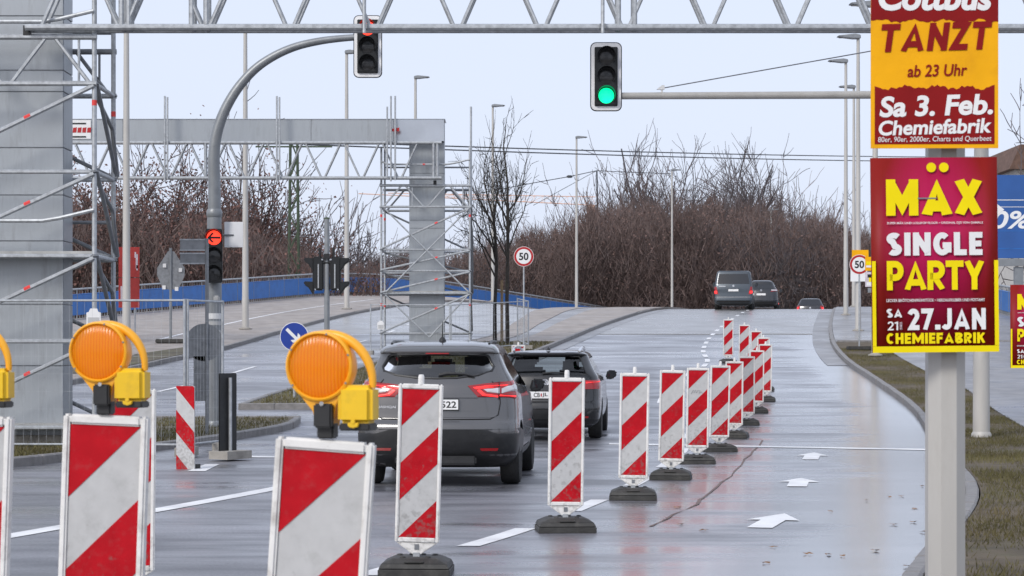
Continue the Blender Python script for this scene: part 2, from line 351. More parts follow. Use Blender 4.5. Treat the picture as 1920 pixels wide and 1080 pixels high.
def ob(name, me, parent=None, loc=None, rot=None):
    o = bpy.data.objects.new(name, me); C.objects.link(o)
    if parent is not None: o.parent = parent
    if loc is not None: o.location = loc
    if rot is not None: o.rotation_euler = rot
    return o
def tag(o, label=None, cat=None, group=None, kind=None):
    if label: o['label'] = label
    if cat: o['category'] = cat
    if group: o['group'] = group
    if kind: o['kind'] = kind
    return o
def thing(name, label, cat, loc=(0, 0, 0), rz=0, group=None):
    o = bpy.data.objects.new(name, None); C.objects.link(o); o.empty_display_size = .2
    o.location = loc; o.rotation_euler = (0, 0, rz)
    return tag(o, label, cat, group)
def copy_tree(o, parent=None):
    c = o.copy(); C.objects.link(c); c.parent = parent
    for ch in list(o.children): copy_tree(ch, c)
    return c
_txt = {}
def text_mesh(s, w, h, mname, bold=0.0, shear=0.0, extrude=.0008, keep=False):
    """flat lettering fitted to a box w x h, centred, standing in the XZ plane and facing -Y"""
    key = (s, round(w, 4), round(h, 4), mname, bold, shear)
    if key in _txt: return _txt[key]
    cu = bpy.data.curves.new('lettering', 'FONT'); cu.body = s; cu.size = 1; cu.offset = bold; cu.extrude = 0.0; cu.shear = shear
    cu.resolution_u = 5
    o = bpy.data.objects.new('lettering_tmp', cu); C.objects.link(o)
    bpy.context.view_layer.update()
    me = bpy.data.meshes.new_from_object(o.evaluated_get(bpy.context.evaluated_depsgraph_get()))
    bpy.data.objects.remove(o); bpy.data.curves.remove(cu)
    co = np.empty(len(me.vertices) * 3); me.vertices.foreach_get('co', co); co = co.reshape(-1, 3)
    mn, mxx = co.min(0), co.max(0); d = np.maximum(mxx - mn, 1e-6)
    out = np.zeros_like(co); out[:, 0] = ((co[:, 0] - mn[0]) / d[0] - .5) * w; out[:, 2] = ((co[:, 1] - mn[1]) / d[1] - .5) * h
    me.vertices.foreach_set('co', out.ravel()); me.materials.clear(); me.materials.append(MATS[mname]); me.update()
    bm = bmesh.new(); bm.from_mesh(me)
    bmesh.ops.recalc_face_normals(bm, faces=bm.faces)
    g = bmesh.ops.extrude_face_region(bm, geom=list(bm.faces)); vs = [v for v in g['geom'] if isinstance(v, bmesh.types.BMVert)]
    bmesh.ops.translate(bm, verts=vs, vec=(0, -extrude, 0)); bmesh.ops.recalc_face_normals(bm, faces=bm.faces)
    bm.to_mesh(me); bm.free(); me.polygons.foreach_set('use_smooth', [False] * len(me.polygons))
    _txt[key] = me; return me

# heavy poster capitals drawn as broad strokes: each glyph is (width, [polylines]) on a cell of height 1
def _arc(cx, cy, rx, ry, a0, a1, n=10): return [(cx + rx*math.cos(R(a0+(a1-a0)*k/n)), cy + ry*math.sin(R(a0+(a1-a0)*k/n))) for k in range(n+1)]
def glyph(c, h):
    a = h; t = 1 - h; m = .5
    w = {'M': 1.0, 'A': .86, 'X': .84, 'I': 2*a, 'N': .72, 'G': .74, 'L': .52, 'E': .54, 'P': .64, 'R': .68, 'Z': .64, 'T': .68, 'Y': .78, 'C': .70, 'H': .68, 'F': .54, 'B': .66, 'K': .70, 'J': .50, 'S': .62, '2': .62, '7': .62, '1': .34, '.': 2.2*a, ' ': .3}[c]
    r = w - a
    g = {'M': [[(a, 0), (a, 1)], [(a*1.1, t-.0), (w/2, .28), (w-a*1.1, t)], [(r, 0), (r, 1)]],
         'A': [[(a*1.05, 0), (w/2, t+.0), (w-a*1.05, 0)], [(w*.24, .26), (w*.76, .26)]],
         'X': [[(a*1.1, 0), (w-a*1.1, 1)], [(a*1.1, 1), (w-a*1.1, 0)]], 'I': [[(a, 0), (a, 1)]],
         'N': [[(a, 0), (a, 1)], [(a*1.05, t), (r*1.0, a)], [(r, 0), (r, 1)]],
         'G': [_arc(w/2, .5, w/2-a, .5-a, 48, 332, 16), [(w*.52, .44), (r, .44), (r, .12)]],
         'L': [[(a, 1), (a, a), (w, a)]], 'E': [[(w, t), (a, t), (a, a), (w, a)], [(a, m), (w*.92, m)]],
         'F': [[(w, t), (a, t), (a, 0)], [(a, m), (w*.92, m)]],
         'P': [[(a, 0), (a, t)] + [(w*.45, t)] + _arc(w*.5, .66, w*.5-a, .34-a, 90, -90, 8) + [(a, .32+a)]],
         'R': [[(a, 0), (a, t)] + [(w*.45, t)] + _arc(w*.5, .68, w*.48-a, .32-a, 90, -90, 8) + [(a, .36+a)], [(w*.42, .42), (w-a, 0)]],
         'Z': [[(0, t), (w-a*1.2, t), (a*1.2, a), (w, a)]], 'T': [[(0, t), (w, t)], [(w/2, 0), (w/2, t)]], 'Y': [[(a*1.05, 1), (w/2, .45), (w-a*1.05, 1)], [(w/2, 0), (w/2, .5)]],
         'C': [_arc(w/2+.02, .5, w/2-a, .5-a, 48, 312, 16)], 'H': [[(a, 0), (a, 1)], [(r, 0), (r, 1)], [(a, m), (r, m)]],
         'B': [[(a, a), (a, t), (w*.45, t)] + _arc(w*.5, .745, w*.46-a, .255-a, 90, -90, 8) + [(a, .49+a*.2)], [(a, .5)] + _arc(w*.52, .27, w*.48-a, .27-a, 90, -90, 8) + [(a, a)]],
         'K': [[(a, 0), (a, 1)], [(w-a, 1), (a*1.6, .46)], [(w*.42, .58), (w-a, 0)]],
         'J': [[(r, 1), (r, .3)] + _arc(w*.42, .3, r-w*.42, .3-a, 0, -150, 8)],
         'S': [_arc(w/2, .735, w/2-a, .265-a, 35, 250, 12) + _arc(w/2, .265, w/2-a, .265-a, 80, -145, 12)],
         '2': [_arc(w/2, .68, w/2-a, .32-a, 165, -30, 12) + [(a*1.3, a), (w, a)]], '7': [[(0, t), (w-a, t), (w*.32, 0)]],
         '1': [[(0, .80), (w-a, t), (w-a, 0)]], '.': [[(0, a), (2.2*a, a)]], ' ': []}[c]
    return w, g
def stroke_word(s, w, h, mname, weight=.22, gap=.10, shear=0.0):
    """word of broad strokes fitted to a box w x h, centred, in the XZ plane, facing -Y"""
    key = ('stroke', s, round(w, 4), round(h, 4), mname, weight)
    if key in _txt: return _txt[key]
    hh = weight/2; x = 0; strokes = []
    for c in s:
        gw, g = glyph(c, hh if c != '.' else hh*1.1)
        for pl in g: strokes.append([(x+p[0], p[1]) for p in pl])
        x += gw + gap
    tot = x - gap; b = MB(); lay = 0
    for pl in strokes:
        q = [pl[0]]
        for p in pl[1:]:
            if math.hypot(p[0]-q[-1][0], p[1]-q[-1][1]) > 1e-4: q.append(p)
        pl = q; n = len(pl); lay = (lay + 1) % 5; y0 = -.0006 - .00025*lay; o = len(b.v)
        for i in range(n):
            def dirn(a_, b_): d = (b_[0]-a_[0], b_[1]-a_[1]); L = math.hypot(*d); return d[0]/L, d[1]/L
            d0 = dirn(pl[max(i-1, 0)], pl[max(i, 1)]) if i else dirn(pl[0], pl[1]); d1 = dirn(pl[min(i, n-2)], pl[min(i+1, n-1)])
            nx, ny = -(d0[1]+d1[1])/2, (d0[0]+d1[0])/2; L2 = max(nx*nx+ny*ny, .18); k = hh/L2
            for sg in (1, -1): b.v.append(((min(max(pl[i][0]+sg*nx*k, -.02), tot+.02)/tot-.5)*w, y0, (min(max(pl[i][1]+sg*ny*k, -.0), 1.0)-.5)*h))
        for i in range(n-1): b.f.append((o+2*i, o+2*i+1, o+2*i+3, o+2*i+2))
    if shear: k_ = (w - shear*h)/w; b.v = [(v[0]*k_ + shear*v[2], v[1], v[2]) for v in b.v]
    me = b.mesh('lettering', mname, smooth=False, fix=False); _txt[key] = me; return me

# ------------------------------------------------------------------ shape of the ground
S = 1.5 / 1.4
def cub(pts, scale=S):
    """smooth curve x(y) through points (y, x)"""
    ys = np.array([p[0] for p in pts], float) * scale; xs = np.array([p[1] for p in pts], float) * scale
    m = np.zeros(len(ys)); dl = np.diff(xs) / np.diff(ys)
    m[1:-1] = (dl[:-1] * np.diff(ys)[1:] + dl[1:] * np.diff(ys)[:-1]) / (ys[2:] - ys[:-2]); m[0], m[-1] = dl[0], dl[-1]
    def f(y):
        y = float(y)
        if y <= ys[0]: return float(xs[0] + m[0] * (y - ys[0]))
        if y >= ys[-1]: return float(xs[-1] + m[-1] * (y - ys[-1]))
        i = int(np.searchsorted(ys, y)) - 1; h = ys[i + 1] - ys[i]; t = (y - ys[i]) / h
        return float((2*t**3-3*t**2+1)*xs[i] + (t**3-2*t**2+t)*h*m[i] + (-2*t**3+3*t**2)*xs[i+1] + (t**3-t**2)*h*m[i+1])
    return f
def sstep(a, b, x):
    t = min(1, max(0, (x - a) / (b - a))); return t * t * (3 - 2 * t)
def _prof(d, e, sl=.0597, end=-.03):
    if d <= 26: return 0.0
    z = .5 * sl / 26 * min(d - 26, 26) ** 2
    if d > 52: z += sl * (min(d, e) - 52)
    if d > e:
        k = (sl + .05) / 37; t1 = (sl - end) / k; t = min(d - e, t1); z += sl * t - .5 * k * t * t
        if d - e > t1: z += end * (d - e - t1)
    return z
def gz(x, y):
    x0, y0 = x / S, y / S
    t = 1 - sstep(-14, -1, x0 - max(0, .24 * (y0 - 90)))
    return S * max(-1.5, _prof(y0, 88 + 18 * t, end=-.03 + .018 * t))
def G(px, py, dz=0.0):
    """point where the ray through a photo pixel meets the ground"""
    lo = None; d = 3.0
    while d < 260:
        x = (px - 960) / F * d
        y = HOR - (gz(x, d) + dz - HC) * F / d
        if y <= py: break
        d += .05
    return Vector(((px - 960) / F * d, d, gz((px - 960) / F * d, d) + dz))
def W(px, py, d): return Vector(((px - 960) / F * d, d, HC + (HOR - py) / F * d))
def XA(px, d): return (px - 960) / F * d
def on(px, d, dz=0.0):
    x = XA(px, d); return Vector((x, d, gz(x, d) + dz))

K_R = cub([(0, -.9), (7, .85), (13.3, 2.6), (19, 4.15), (26, 5.4), (33, 6.6), (40.6, 7.8), (50.7, 8.75), (57, 9.15), (64.5, 9.95), (73.5, 11.2), (88, 13.5), (110, 17.2), (200, 33)])
X_L = cub([(0, -34), (20, -20), (35, -13.4), (45, -11), (55.5, -9.7), (63, -8.75), (73, -8.1), (90, -6.6), (108, -3.3), (140, 4.6), (200, 20)])
B_L = cub([(0, -44), (40, -28), (60, -22.5), (75, -18.8), (87.5, -15.9), (97, -13.4), (110, -10.15), (140, -2.2), (165, 4.2), (200, 13)])
P_L = cub([(0, 3.4), (20, 6.4), (33.7, 8.3), (40, 9.2), (46.5, 10.1), (53, 10.45), (61, 11.1), (70, 12.4), (90, 16)])
R_P = cub([(0, 14), (40, 17.5), (78, 20.0), (88, 20.6), (100, 22.6), (120, 27), (200, 46)])
M_L = cub([(41, -5.4), (44.5, -5.2), (52, -4.2), (58, -3.5), (63, -2.6), (67, -1.3), (80, 0), (94, 1.2), (110, 5), (140, 13), (200, 29)])
M_R = cub([(41, -2.5), (50, -1.1), (57, .05), (64.5, 1.27), (78, 3.4), (97, 7), (110, 9.6), (140, 17), (200, 31)])
I_F = cub([(23, -6.9), (25, -6.1), (28, -5.25), (32, -4.24), (35, -3.7), (37, -3.75)])
I_B = cub([(23, -30), (37, -30)])
DASH = cub([(8, -2.6), (14.3, -.51), (15.8, -.06), (19.1, .72), (28.9, 2.35), (45.6, 3.5), (52, 4.5), (58, 5.45), (62, 5.7), (67, 6.25), (77, 7.7), (90, 9.9), (110, 13.4)])
EDGE = cub([(8, -6.0), (15.8, -3.79), (21.3, -2.40), (30, -.85), (45, .6)])

def strip(name, ys, fl, fr, dz, nx, mname, parent=None, skirt=0.0, wetf=None, kind='structure'):
    b = MB(); n = len(ys)
    for y in ys:
        a, c = fl(y), fr(y)
        for k in range(nx + 1):
            x = a + (c - a) * k / nx; b.v.append((x, y, gz(x, y) + dz))
    w = nx + 1
    for j in range(n - 1):
        for k in range(nx): b.f.append((j*w+k, j*w+k+1, (j+1)*w+k+1, (j+1)*w+k))
    if skirt:
        loop = [k for k in range(w)] + [j*w+nx for j in range(1, n)] + [(n-1)*w+k for k in range(nx-1, -1, -1)] + [j*w for j in range(n-2, 0, -1)]
        o = len(b.v); L = len(loop)
        for i in loop: v = b.v[i]; b.v.append((v[0], v[1], v[2] - skirt))
        for i in range(L): b.f.append((loop[i], o+i, o+(i+1) % L, loop[(i+1) % L]))
    me = b.mesh(name, mname, smooth=40, fix=bool(skirt))
    if not skirt: me.flip_normals() if me.polygons[0].normal.z < 0 else None
    if wetf:
        at = me.attributes.new('wet', 'FLOAT', 'POINT'); at.data.foreach_set('value', [wetf(v.co.x, v.co.y) for v in me.vertices])
    o = ob(name, me, parent)
    if kind and parent is None: tag(o, kind=kind)
    return o
def frange(a, b, st): return [a + (b - a) * i / max(1, int(math.ceil((b - a) / st))) for i in range(int(math.ceil((b - a) / st)) + 1)]

# ------------------------------------------------------------------ the setting: land, road, kerbs, verges
def build_land():
    xs = sorted(set([-900, -600, -400, -250, -160, -110, -80] + list(range(-64, 66, 4)) + [80, 110, 160, 250, 400, 600, 900]))
    ys = sorted(set([-300, -120, -50, -20] + list(range(-8, 264, 4)) + [280, 310, 350, 420, 520, 700, 1000, 1600, 2400]))
    b = MB()
    for y in ys:
        l, r = B_L(min(y, 214)), R_P(min(y, 214))
        for x in xs:
            out = max(l - .5 - x, x - r - .5, 0)
            zc = gz(min(max(x, l), r), min(y, 260)) - .3
            t = sstep(0, 9, out); z = zc * (1 - t) + (-1.2) * t if zc > -1.2 else -1.2
            if y < 45: z = min(z, -.3)
            b.v.append((x, y, min(z, zc) if out < .1 else z))
    w = len(xs)
    for j in range(len(ys) - 1):
        for k in range(w - 1): b.f.append((j*w+k, j*w+k+1, (j+1)*w+k+1, (j+1)*w+k))
    tag(b.build('ground', 'ground_land', smooth=True, fix=False), kind='structure')
build_land()

def wetness(x, y):
    d = K_R(y) - x; c = x - DASH(y)
    w = .17 * sstep(1.1, .25, d) if False else 0
    lane = .5 * (DASH(y) + EDGE(min(y, 45 * S))); tr = min(abs(abs(x - lane) - .78), 2)
    w = .26 * (1 - sstep(.3, 1.7, d)) + .035 * sstep(0, .8, c) - .03 * (1 - sstep(-.6, .4, c))
    if y < 60: w -= .12 * (1 - sstep(.12, .42, tr))          # wheel tracks run drier
    return w
road = strip('road', frange(-8, 78, .7), lambda y: min(X_L(y), -14 if y < 45 else 99), K_R, 0.0, 44, 'asphalt_wet', wetf=wetness)
def deckf(l, r, nm):
    return strip(nm, frange(77.9, 214, 1.4), l, r, .004, 10, 'deck_wet')
deckf(X_L, lambda y: M_L(y), 'bridge_deck'); deckf(lambda y: M_R(y), K_R, 'bridge_deck')
# expansion joint and channel slabs at the start of the deck
strip('deck_joint', [77.45, 77.75], lambda y: M_R(y) + .1, lambda y: K_R(y) - .1, .008, 8, 'concrete', road)
b = strip('gutter', frange(60, 110, 1.2), lambda y: K_R(y) - .62, lambda y: K_R(y) - .02, .009, 2, 'path_damp', road)
b = strip('gutter', frange(60, 112, 1.2), lambda y: M_R(y) + .02, lambda y: M_R(y) + .55, .009, 2, 'path_damp', road)

def kerb(name, fn, y0, y1, side, w=.13, h=.125, stone=1.0, dz=0.0):
    """row of kerb stones along x = fn(y); side +1 puts the stone to the right of the line"""
    base = strip(name, frange(y0, y1, 1.0), (lambda y: fn(y) + (.01 if side > 0 else -w + .01)), (lambda y: fn(y) + (w - .01 if side > 0 else -.01)), h - .03 + dz, 1, 'kerb_stone', skirt=.1)
    y = y0; k = 0
    while y < y1 - .05 and y < 95 + y0 * 0:
        y2 = min(y + stone, y1); a, c = y + .006, y2 - .006
        b = MB(); hh = h + random.uniform(-.004, .004) + dz; jit = random.uniform(-.006, .006)
        vs = []
        for yy in (a, c):
            for xx in ((0, w) if side > 0 else (-w, 0)):
                x = fn(yy) + xx + jit; g = gz(x, yy)
                vs += [(x, yy, g - .06), (x, yy, g + hh)]
        b.add(vs, [(0, 1, 3, 2), (4, 6, 7, 5), (0, 4, 5, 1), (2, 3, 7, 6), (1, 5, 7, 3)])
        b.build('kerb_stone', 'kerb_stone', base, smooth=False, bevel=.018 if y < 60 else 0, seg=1)
        y = y2; k += 1
    return base
kerb('kerb_right', K_R, 4, 114, 1)
kerb('kerb_median_right', M_R, 44, 100, -1)
kerb('kerb_median_left', M_L, 44, 78, 1)
kerb('kerb_island', I_F, 24.7, 39.5, -1)
kerb('kerb_left', X_L, 52, 112, -1, stone=1.4)
# kerb face across the nose of the median and the far side of the island
def kerb_run(name, p0, p1, n):
    base = MB().box(((p0[0]+p1[0])/2, (p0[1]+p1[1])/2, gz(p0[0], p0[1]) + .03), (abs(p1[0]-p0[0])-.02, .13, .12)).build(name, 'kerb_stone'); tag(base, kind='structure')
    for i in range(n):
        x0, x1 = p0[0] + (p1[0]-p0[0])*i/n, p0[0] + (p1[0]-p0[0])*(i+1)/n; yy = p0[1] + (p1[1]-p0[1])*(i+.5)/n
        MB().box(((x0+x1)/2, yy, gz(x0, yy) + .05), (abs(x1-x0)-.012, .16, .16)).build('kerb_stone', 'kerb_stone', base, bevel=.015, seg=1)
kerb_run('kerb_nose', (M_L(44)-.0, 43.95), (M_R(44), 43.95), 4)
kerb_run('kerb_island_back', (-12, 39.55), (I_F(39.5), 39.5), 8)

strip('median', frange(44, 71, .8), lambda y: M_L(y) + .14, lambda y: M_R(y) - .14, .10, 5, 'median_soil', skirt=.2)
strip('median_paving', frange(71.02, 214, 1.5), lambda y: M_L(y) + .14, lambda y: M_L(y) + .32*(M_R(y)-M_L(y)), .11, 3, 'paving_damp', skirt=.2)
strip('median_channel', frange(71.02, 214, 1.5), lambda y: M_L(y) + .32*(M_R(y)-M_L(y)), lambda y: M_L(y) + .5*(M_R(y)-M_L(y)), .085, 2, 'path_damp')
strip('median_walk', frange(71.02, 214, 1.5), lambda y: M_L(y) + .5*(M_R(y)-M_L(y)), lambda y: M_R(y) - .14, .115, 3, 'paving_damp', skirt=.2)
strip('island', frange(24.7, 39.45, .8), lambda y: -32, lambda y: I_F(y) - .14, .10, 12, 'median_soil', skirt=.2)
strip('pavement_left', frange(50, 214, 1.6), lambda y: B_L(y) - .2, lambda y: X_L(y) - .14, .12, 6, 'paving_damp', skirt=.2)
strip('verge_left', frange(55, 67, 1.0), lambda y: X_L(y) - 2.6 + .12*(y-55), lambda y: X_L(y) - .16, .135, 3, 'median_soil')
strip('cycle_line', frange(72, 112, 1.6), lambda y: X_L(y) - 3.2, lambda y: X_L(y) - 3.05, .127, 1, 'paint_wet')
strip('verge', frange(-6, 70.5, .7), lambda y: K_R(y) + .14, lambda y: P_L(y) + .1, .10, 8, 'soil', skirt=.2)
strip('path', frange(-6, 70.5, 1.0), lambda y: P_L(y), lambda y: R_P(y) + .2, .125, 5, 'path_damp', skirt=.2)
strip('pavement_right', frange(70.52, 214, 1.5), lambda y: K_R(y) + .14, lambda y: R_P(y) + .2, .127, 5, 'path_damp', skirt=.2)
b = MB()
for i in range(10):
    a = K_R(70.4) + .2 + i; b = MB().box((a + .5, 70.5, gz(a, 70.5) + .10), (.985, .12, .13))
    o = b.build('edging_stone', 'kerb_stone', bpy.data.objects['path'], bevel=.01, seg=1)

# ---- painted markings (parts of the road)
def mark_strip(name, f, y0, y1, w, parent=road, dz=.005):
    return strip(name, frange(y0, y1, .8), lambda y: f(y) - w/2, lambda y: f(y) + w/2, dz, 1, 'paint_wet', parent)
for y0, y1 in ((13.9, 15.2), (16.0, 17.6), (19.5, 21.0), (23.2, 24.7), (26.9, 28.4), (30.4, 31.8), (34.6, 36)):
    mark_strip('dash_marking', DASH, y0, y1, .18)
y = 59.5
while y < 104:
    mark_strip('dash_marking', DASH, y, y + 1.3, .15, dz=.009); y += 2.1 + (y - 59) * .05
mark_strip('dash_marking', lambda y: DASH(y) - .2, 46, 57.5, .09)
mark_strip('edge_marking', EDGE, 8.5, 44, .22)
for k in range(7):
    mark_strip('dash_marking', lambda y: (X_L(y) * .52 + M_L(y) * .48), 50 + k * 7, 52.6 + k * 7, .13, dz=.009)
def quad_mark(name, pts, dz=.006):
    b = MB(); b.add([(p[0], p[1], gz(p[0], p[1]) + dz) for p in pts], [tuple(range(len(pts)))])
    me = b.mesh(name, 'paint_wet', fix=False)
    if me.polygons[0].normal.z < 0: me.flip_normals()
    return ob(name, me, road)
quad_mark('stop_marking', [G(1142, 834), G(1738, 845), G(1738, 842.3), G(1142, 831.6)])
quad_mark('stop_marking', [G(436, 858), G(524, 859), G(524, 856), G(436, 855.3)])
quad_mark('worn_marking', [G(352, 884), G(385, 884), G(412, 871), G(385, 871)])
def arrow(px, y_tip, y_base):
    tip, base = G(px, y_tip), G(px, y_base); dy = tip.y - base.y
    ang = math.atan2(K_R(tip.y) - K_R(base.y), dy)
    cx, cy = base.x, base.y; L = dy / math.cos(ang)
    sh = [(-.11, 0), (.11, 0), (.11, L*.52), (.235, L*.52), (0, L), (-.235, L*.52), (-.11, L*.52)]
    pts = [(cx + a*math.cos(ang) + t*math.sin(ang), cy - a*math.sin(ang) + t*math.cos(ang)) for a, t in sh]
    quad_mark('arrow_marking', pts)
arrow(1424, 964, 991); arrow(1494, 897, 913); arrow(1519, 849, 862)
# sealed crack wandering through the closed lane
pts = [(1220, 988), (1236, 981), (1252, 973), (1262, 966), (1285, 957), (1308, 946), (1312, 938), (1322, 932), (1345, 913), (1352, 905), (1371, 894), (1377, 884), (1391, 872), (1396, 861), (1408, 853), (1412, 846), (1424, 836), (1430, 826)]
g = [G(*p) for p in pts]; b = MB()
for i, p in enumerate(g):
    wd = random.uniform(.004, .022); b.v += [(p.x - wd, p.y, p.z + .005), (p.x + wd, p.y + .02, p.z + .005)]
    if i: b.f.append((2*i-2, 2*i-1, 2*i+1, 2*i))
mat('crack_fill', (.14, .085, .07), .55, var=.3, scale=12)
b.build('crack', 'crack_fill', road, fix=True)

# ---- turf on the verges and the median
def turf(name, n, sampler, hmin, hmax, mname='grass', wd=.006):
    v = np.zeros((n, 3, 3))
    for i in range(n):
        x, y, z = sampler(); a = random.random() * 6.283; h = random.uniform(hmin, hmax); ln = random.uniform(.2, .9) * h
        dx, dy = math.cos(a) * wd, math.sin(a) * wd; b2 = random.random() * 6.283
        v[i] = ((x-dx, y-dy, z), (x+dx, y+dy, z), (x+math.cos(b2)*ln, y+math.sin(b2)*ln, z+h))
    me = bpy.data.meshes.new(name); me.from_pydata(v.reshape(-1, 3).tolist(), [], [(3*i, 3*i+1, 3*i+2) for i in range(n)])
    me.materials.append(MATS[mname]); return tag(ob(name, me), kind='stuff')
def s_verge():
    while True:
        y = 7 + (random.random() ** 1.5) * 60; x = random.uniform(K_R(y) + .16, P_L(y))
        if x < .252 * y + .3 and math.sin(x*2.1+y*.7) + math.sin(y*1.9-x) + random.uniform(-1.6, 1.6) > -.3: return x, y, gz(x, y) + .10
def s_med():
    while True:
        y = random.uniform(44.2, 70.8); x = random.uniform(M_L(y) + .2, M_R(y) - .2)
        return x, y, gz(x, y) + .10
def s_isl():
    y = random.uniform(25, 39.3); x = random.uniform(max(-12, -.3 * y), I_F(y) - .2); return x, y, gz(x, y) + .10
tag(turf('grass', 46000, s_verge, .02, .065, wd=.004), 'patchy winter grass on the verge beside the right kerb', 'grass')
tag(turf('grass', 14000, s_med, .03, .09, wd=.010), 'short winter grass on the median strip', 'grass')
tag(turf('grass', 14000, s_isl, .03, .09, wd=.008), 'short winter grass on the island under the scaffold tower', 'grass')

# fallen leaves and grit on the wet lane
lp = [(1437, 1058), (1270, 953), (1580, 1044), (1515, 1041), (1553, 1042), (1640, 1034), (1712, 981), (1732, 1000), (1675, 985), (1690, 932), (1668, 933), (1715, 955), (1729, 913), (1557, 961), (1275, 985), (1320, 997), (1450, 1028), (1700, 1064), (1725, 1048), (1625, 940)]
for px, py in lp:
    p = G(px, py); s = random.uniform(.018, .034); a = random.random() * 6.28
    b = MB(); rim = [(math.cos(a+t)*s*(1.5 if abs(math.cos(t)) > .8 else .8), math.sin(a+t)*s*.9) for t in [i*math.pi/4 for i in range(8)]]
    b.add([(0, 0, .012)] + [(x, y, random.uniform(.004, .02)) for x, y in rim], [(0, i+1, (i+1) % 8 + 1) for i in range(8)])
    o = b.build('fallen_leaf', 'leaf_fallen', smooth=False, fix=False); o.location = p
    tag(o, 'small curled brown leaf lying on the wet closed lane', 'leaf', 'fallen leaves on the closed lane')

# ------------------------------------------------------------------ guide beacons
BW, BH, BT = .30, 1.07, .045           # frame of the board
Z0 = .212                                # underside of the frame above the road
def beacon_meshes(frame=True, mirror=False):
    m = {}
    fw, fh = .25, 1.0; xl = -fw/2; zt = Z0 + BH - .035
    b = MB()
    # frame: four bars round the board
    o, i = BW/2, fw/2 + .001
    for x0, x1, z0, z1 in ((-o, -i, Z0, Z0+BH), (i, o, Z0, Z0+BH), (-i, i, Z0+BH-.034, Z0+BH), (-i, i, Z0, Z0+.034)):
        b.box(((x0+x1)/2, 0, (z0+z1)/2), (x1-x0, BT, z1-z0))
    m['frame'] = b.mesh('frame', 'white_plastic', smooth=35, bevel=.007)
    m['board'] = MB().box((0, .002, Z0+BH/2), (fw, .022, fh)).mesh('board', 'film_white', smooth=False)
    def clip(poly, a, bb):   # keep a <= t <= bb, t = depth from the top + distance from the left
        def cut(pl, val, keep):
            out = []
            for k in range(len(pl)):
                p, q = pl[k], pl[(k+1) % len(pl)]; tp, tq = p[0]+p[1]-val, q[0]+q[1]-val
                if keep*tp >= 0: out.append(p)
                if tp*tq < 0:
                    u = tp/(tp-tq); out.append((p[0]+(q[0]-p[0])*u, p[1]+(q[1]-p[1])*u))
            return out
        return cut(cut(poly, a, 1), bb, -1)
    m['stripes'] = []
    full = [(0, 0), (fw, 0), (fw, fh), (0, fh)]
    for a in (0, .5, 1.0):
        pl = clip(full, a, a+.25)
        if len(pl) < 3: continue
        sg = -1 if mirror else 1
        b = MB().prism([(sg*(xl+p[0]), zt-p[1]) for p in pl], -.0115, -.009)
        m['stripes'].append(b.mesh('stripe', 'film_red', smooth=False))
    b = MB().prism([(-BW/2+.012, Z0-.001), (BW/2-.012, Z0-.001), (.03, Z0-.078), (-.03, Z0-.078)], -.016, .016)
    m['bracket'] = b.mesh('bracket', 'white_plastic', smooth=35, bevel=.004)
    b = MB().box((0, -.018, Z0-.028), (.030, .006, .036)); m['socket'] = b.mesh('socket', 'galv_dark', smooth=False)
    b = MB().box((0, 0, .11), (.045, .045, .07)); m['post'] = b.mesh('post', 'galv', smooth=35)
    b = MB().lathe([(.021, Z0+BH-.004), (.021, Z0+BH+.045), (.017, Z0+BH+.062), (.004, Z0+BH+.064)], 14); m['knob'] = b.mesh('knob', 'white_plastic', smooth=40)
    # foot: two moulded rubber slabs, the upper one chamfered, lugs and a slot on top
    b = MB(); hw, hd = .24, .21
    def slab(z0, z1, w0, d0, w1, d1):
        vs = [(sx*w, sy*d, z) for z, w, d in ((z0, w0, d0), (z1, w1, d1)) for sx, sy in ((-1, -1), (1, -1), (1, 1), (-1, 1))]
        b.add(vs, [(0, 1, 2, 3), (4, 7, 6, 5), (0, 4, 5, 1), (1, 5, 6, 2), (2, 6, 7, 3), (3, 7, 4, 0)])
    slab(0, .048, hw, hd, hw, hd); slab(.052, .085, hw-.004, hd-.004, hw-.02, hd-.02); slab(.084, .118, hw-.02, hd-.02, hw-.095, hd-.06)
    for k in (-1, 1):
        b.lathe([(.022, .114), (.020, .128), (.004, .129)], 10, (k*.085, -.10, 0)); b.lathe([(.022, .114), (.020, .128), (.004, .129)], 10, (k*.12, .08, 0))
        b.lathe([(.02, .114), (.018, .128), (.004, .129)], 10, (k*.04, .10, 0))
    b.box((0, -hd+.028, .097), (.13, .03, .014))
    m['foot'] = b.mesh('foot', 'rubber', smooth=30, bevel=.006, seg=1)
    return m
BM = beacon_meshes()
def beacon(loc, rz, label, lean=0, roll=0, knob=True, group='red and white guide beacons along the closed lane', drop=0.0):
    t = thing('guide_beacon', label, 'beacon', loc, rz, group)
    ob('foot', BM['foot'], t)
    bd = ob('board', BM['board'], t); fr = ob('frame', BM['frame'], t)
    for s in BM['stripes']: ob('stripe', s, bd)
    br = ob('bracket', BM['bracket'], t); ob('socket', BM['socket'], br); ps = ob('post', BM['post'], t)
    parts = [bd, fr, br]
    if knob: parts.append(ob('knob', BM['knob'], t))
    mtx = Matrix.Translation((0, 0, .1)) @ Matrix.Rotation(roll, 4, 'Y') @ Matrix.Rotation(lean, 4, 'X') @ Matrix.Translation((0, 0, -.1 - drop))
    for o in parts: o.matrix_local = mtx
    return t
def S_(d): return d * S
order = ['with scuffed film, at the head of the closed lane row', 'beside the dark estate car', 'third in the closed lane row', 'fourth in the closed lane row',
         'with faint scrawl on its white band', 'sixth in the closed lane row', 'seventh in the closed lane row', 'eighth in the closed lane row',
         'ninth in the closed lane row', 'tenth in the row, where it turns back', 'eleventh in the row, just behind the turn', 'twelfth in the row, up the ramp', 'thirteenth in the row, up the ramp', 'last in the row, farthest up the ramp']
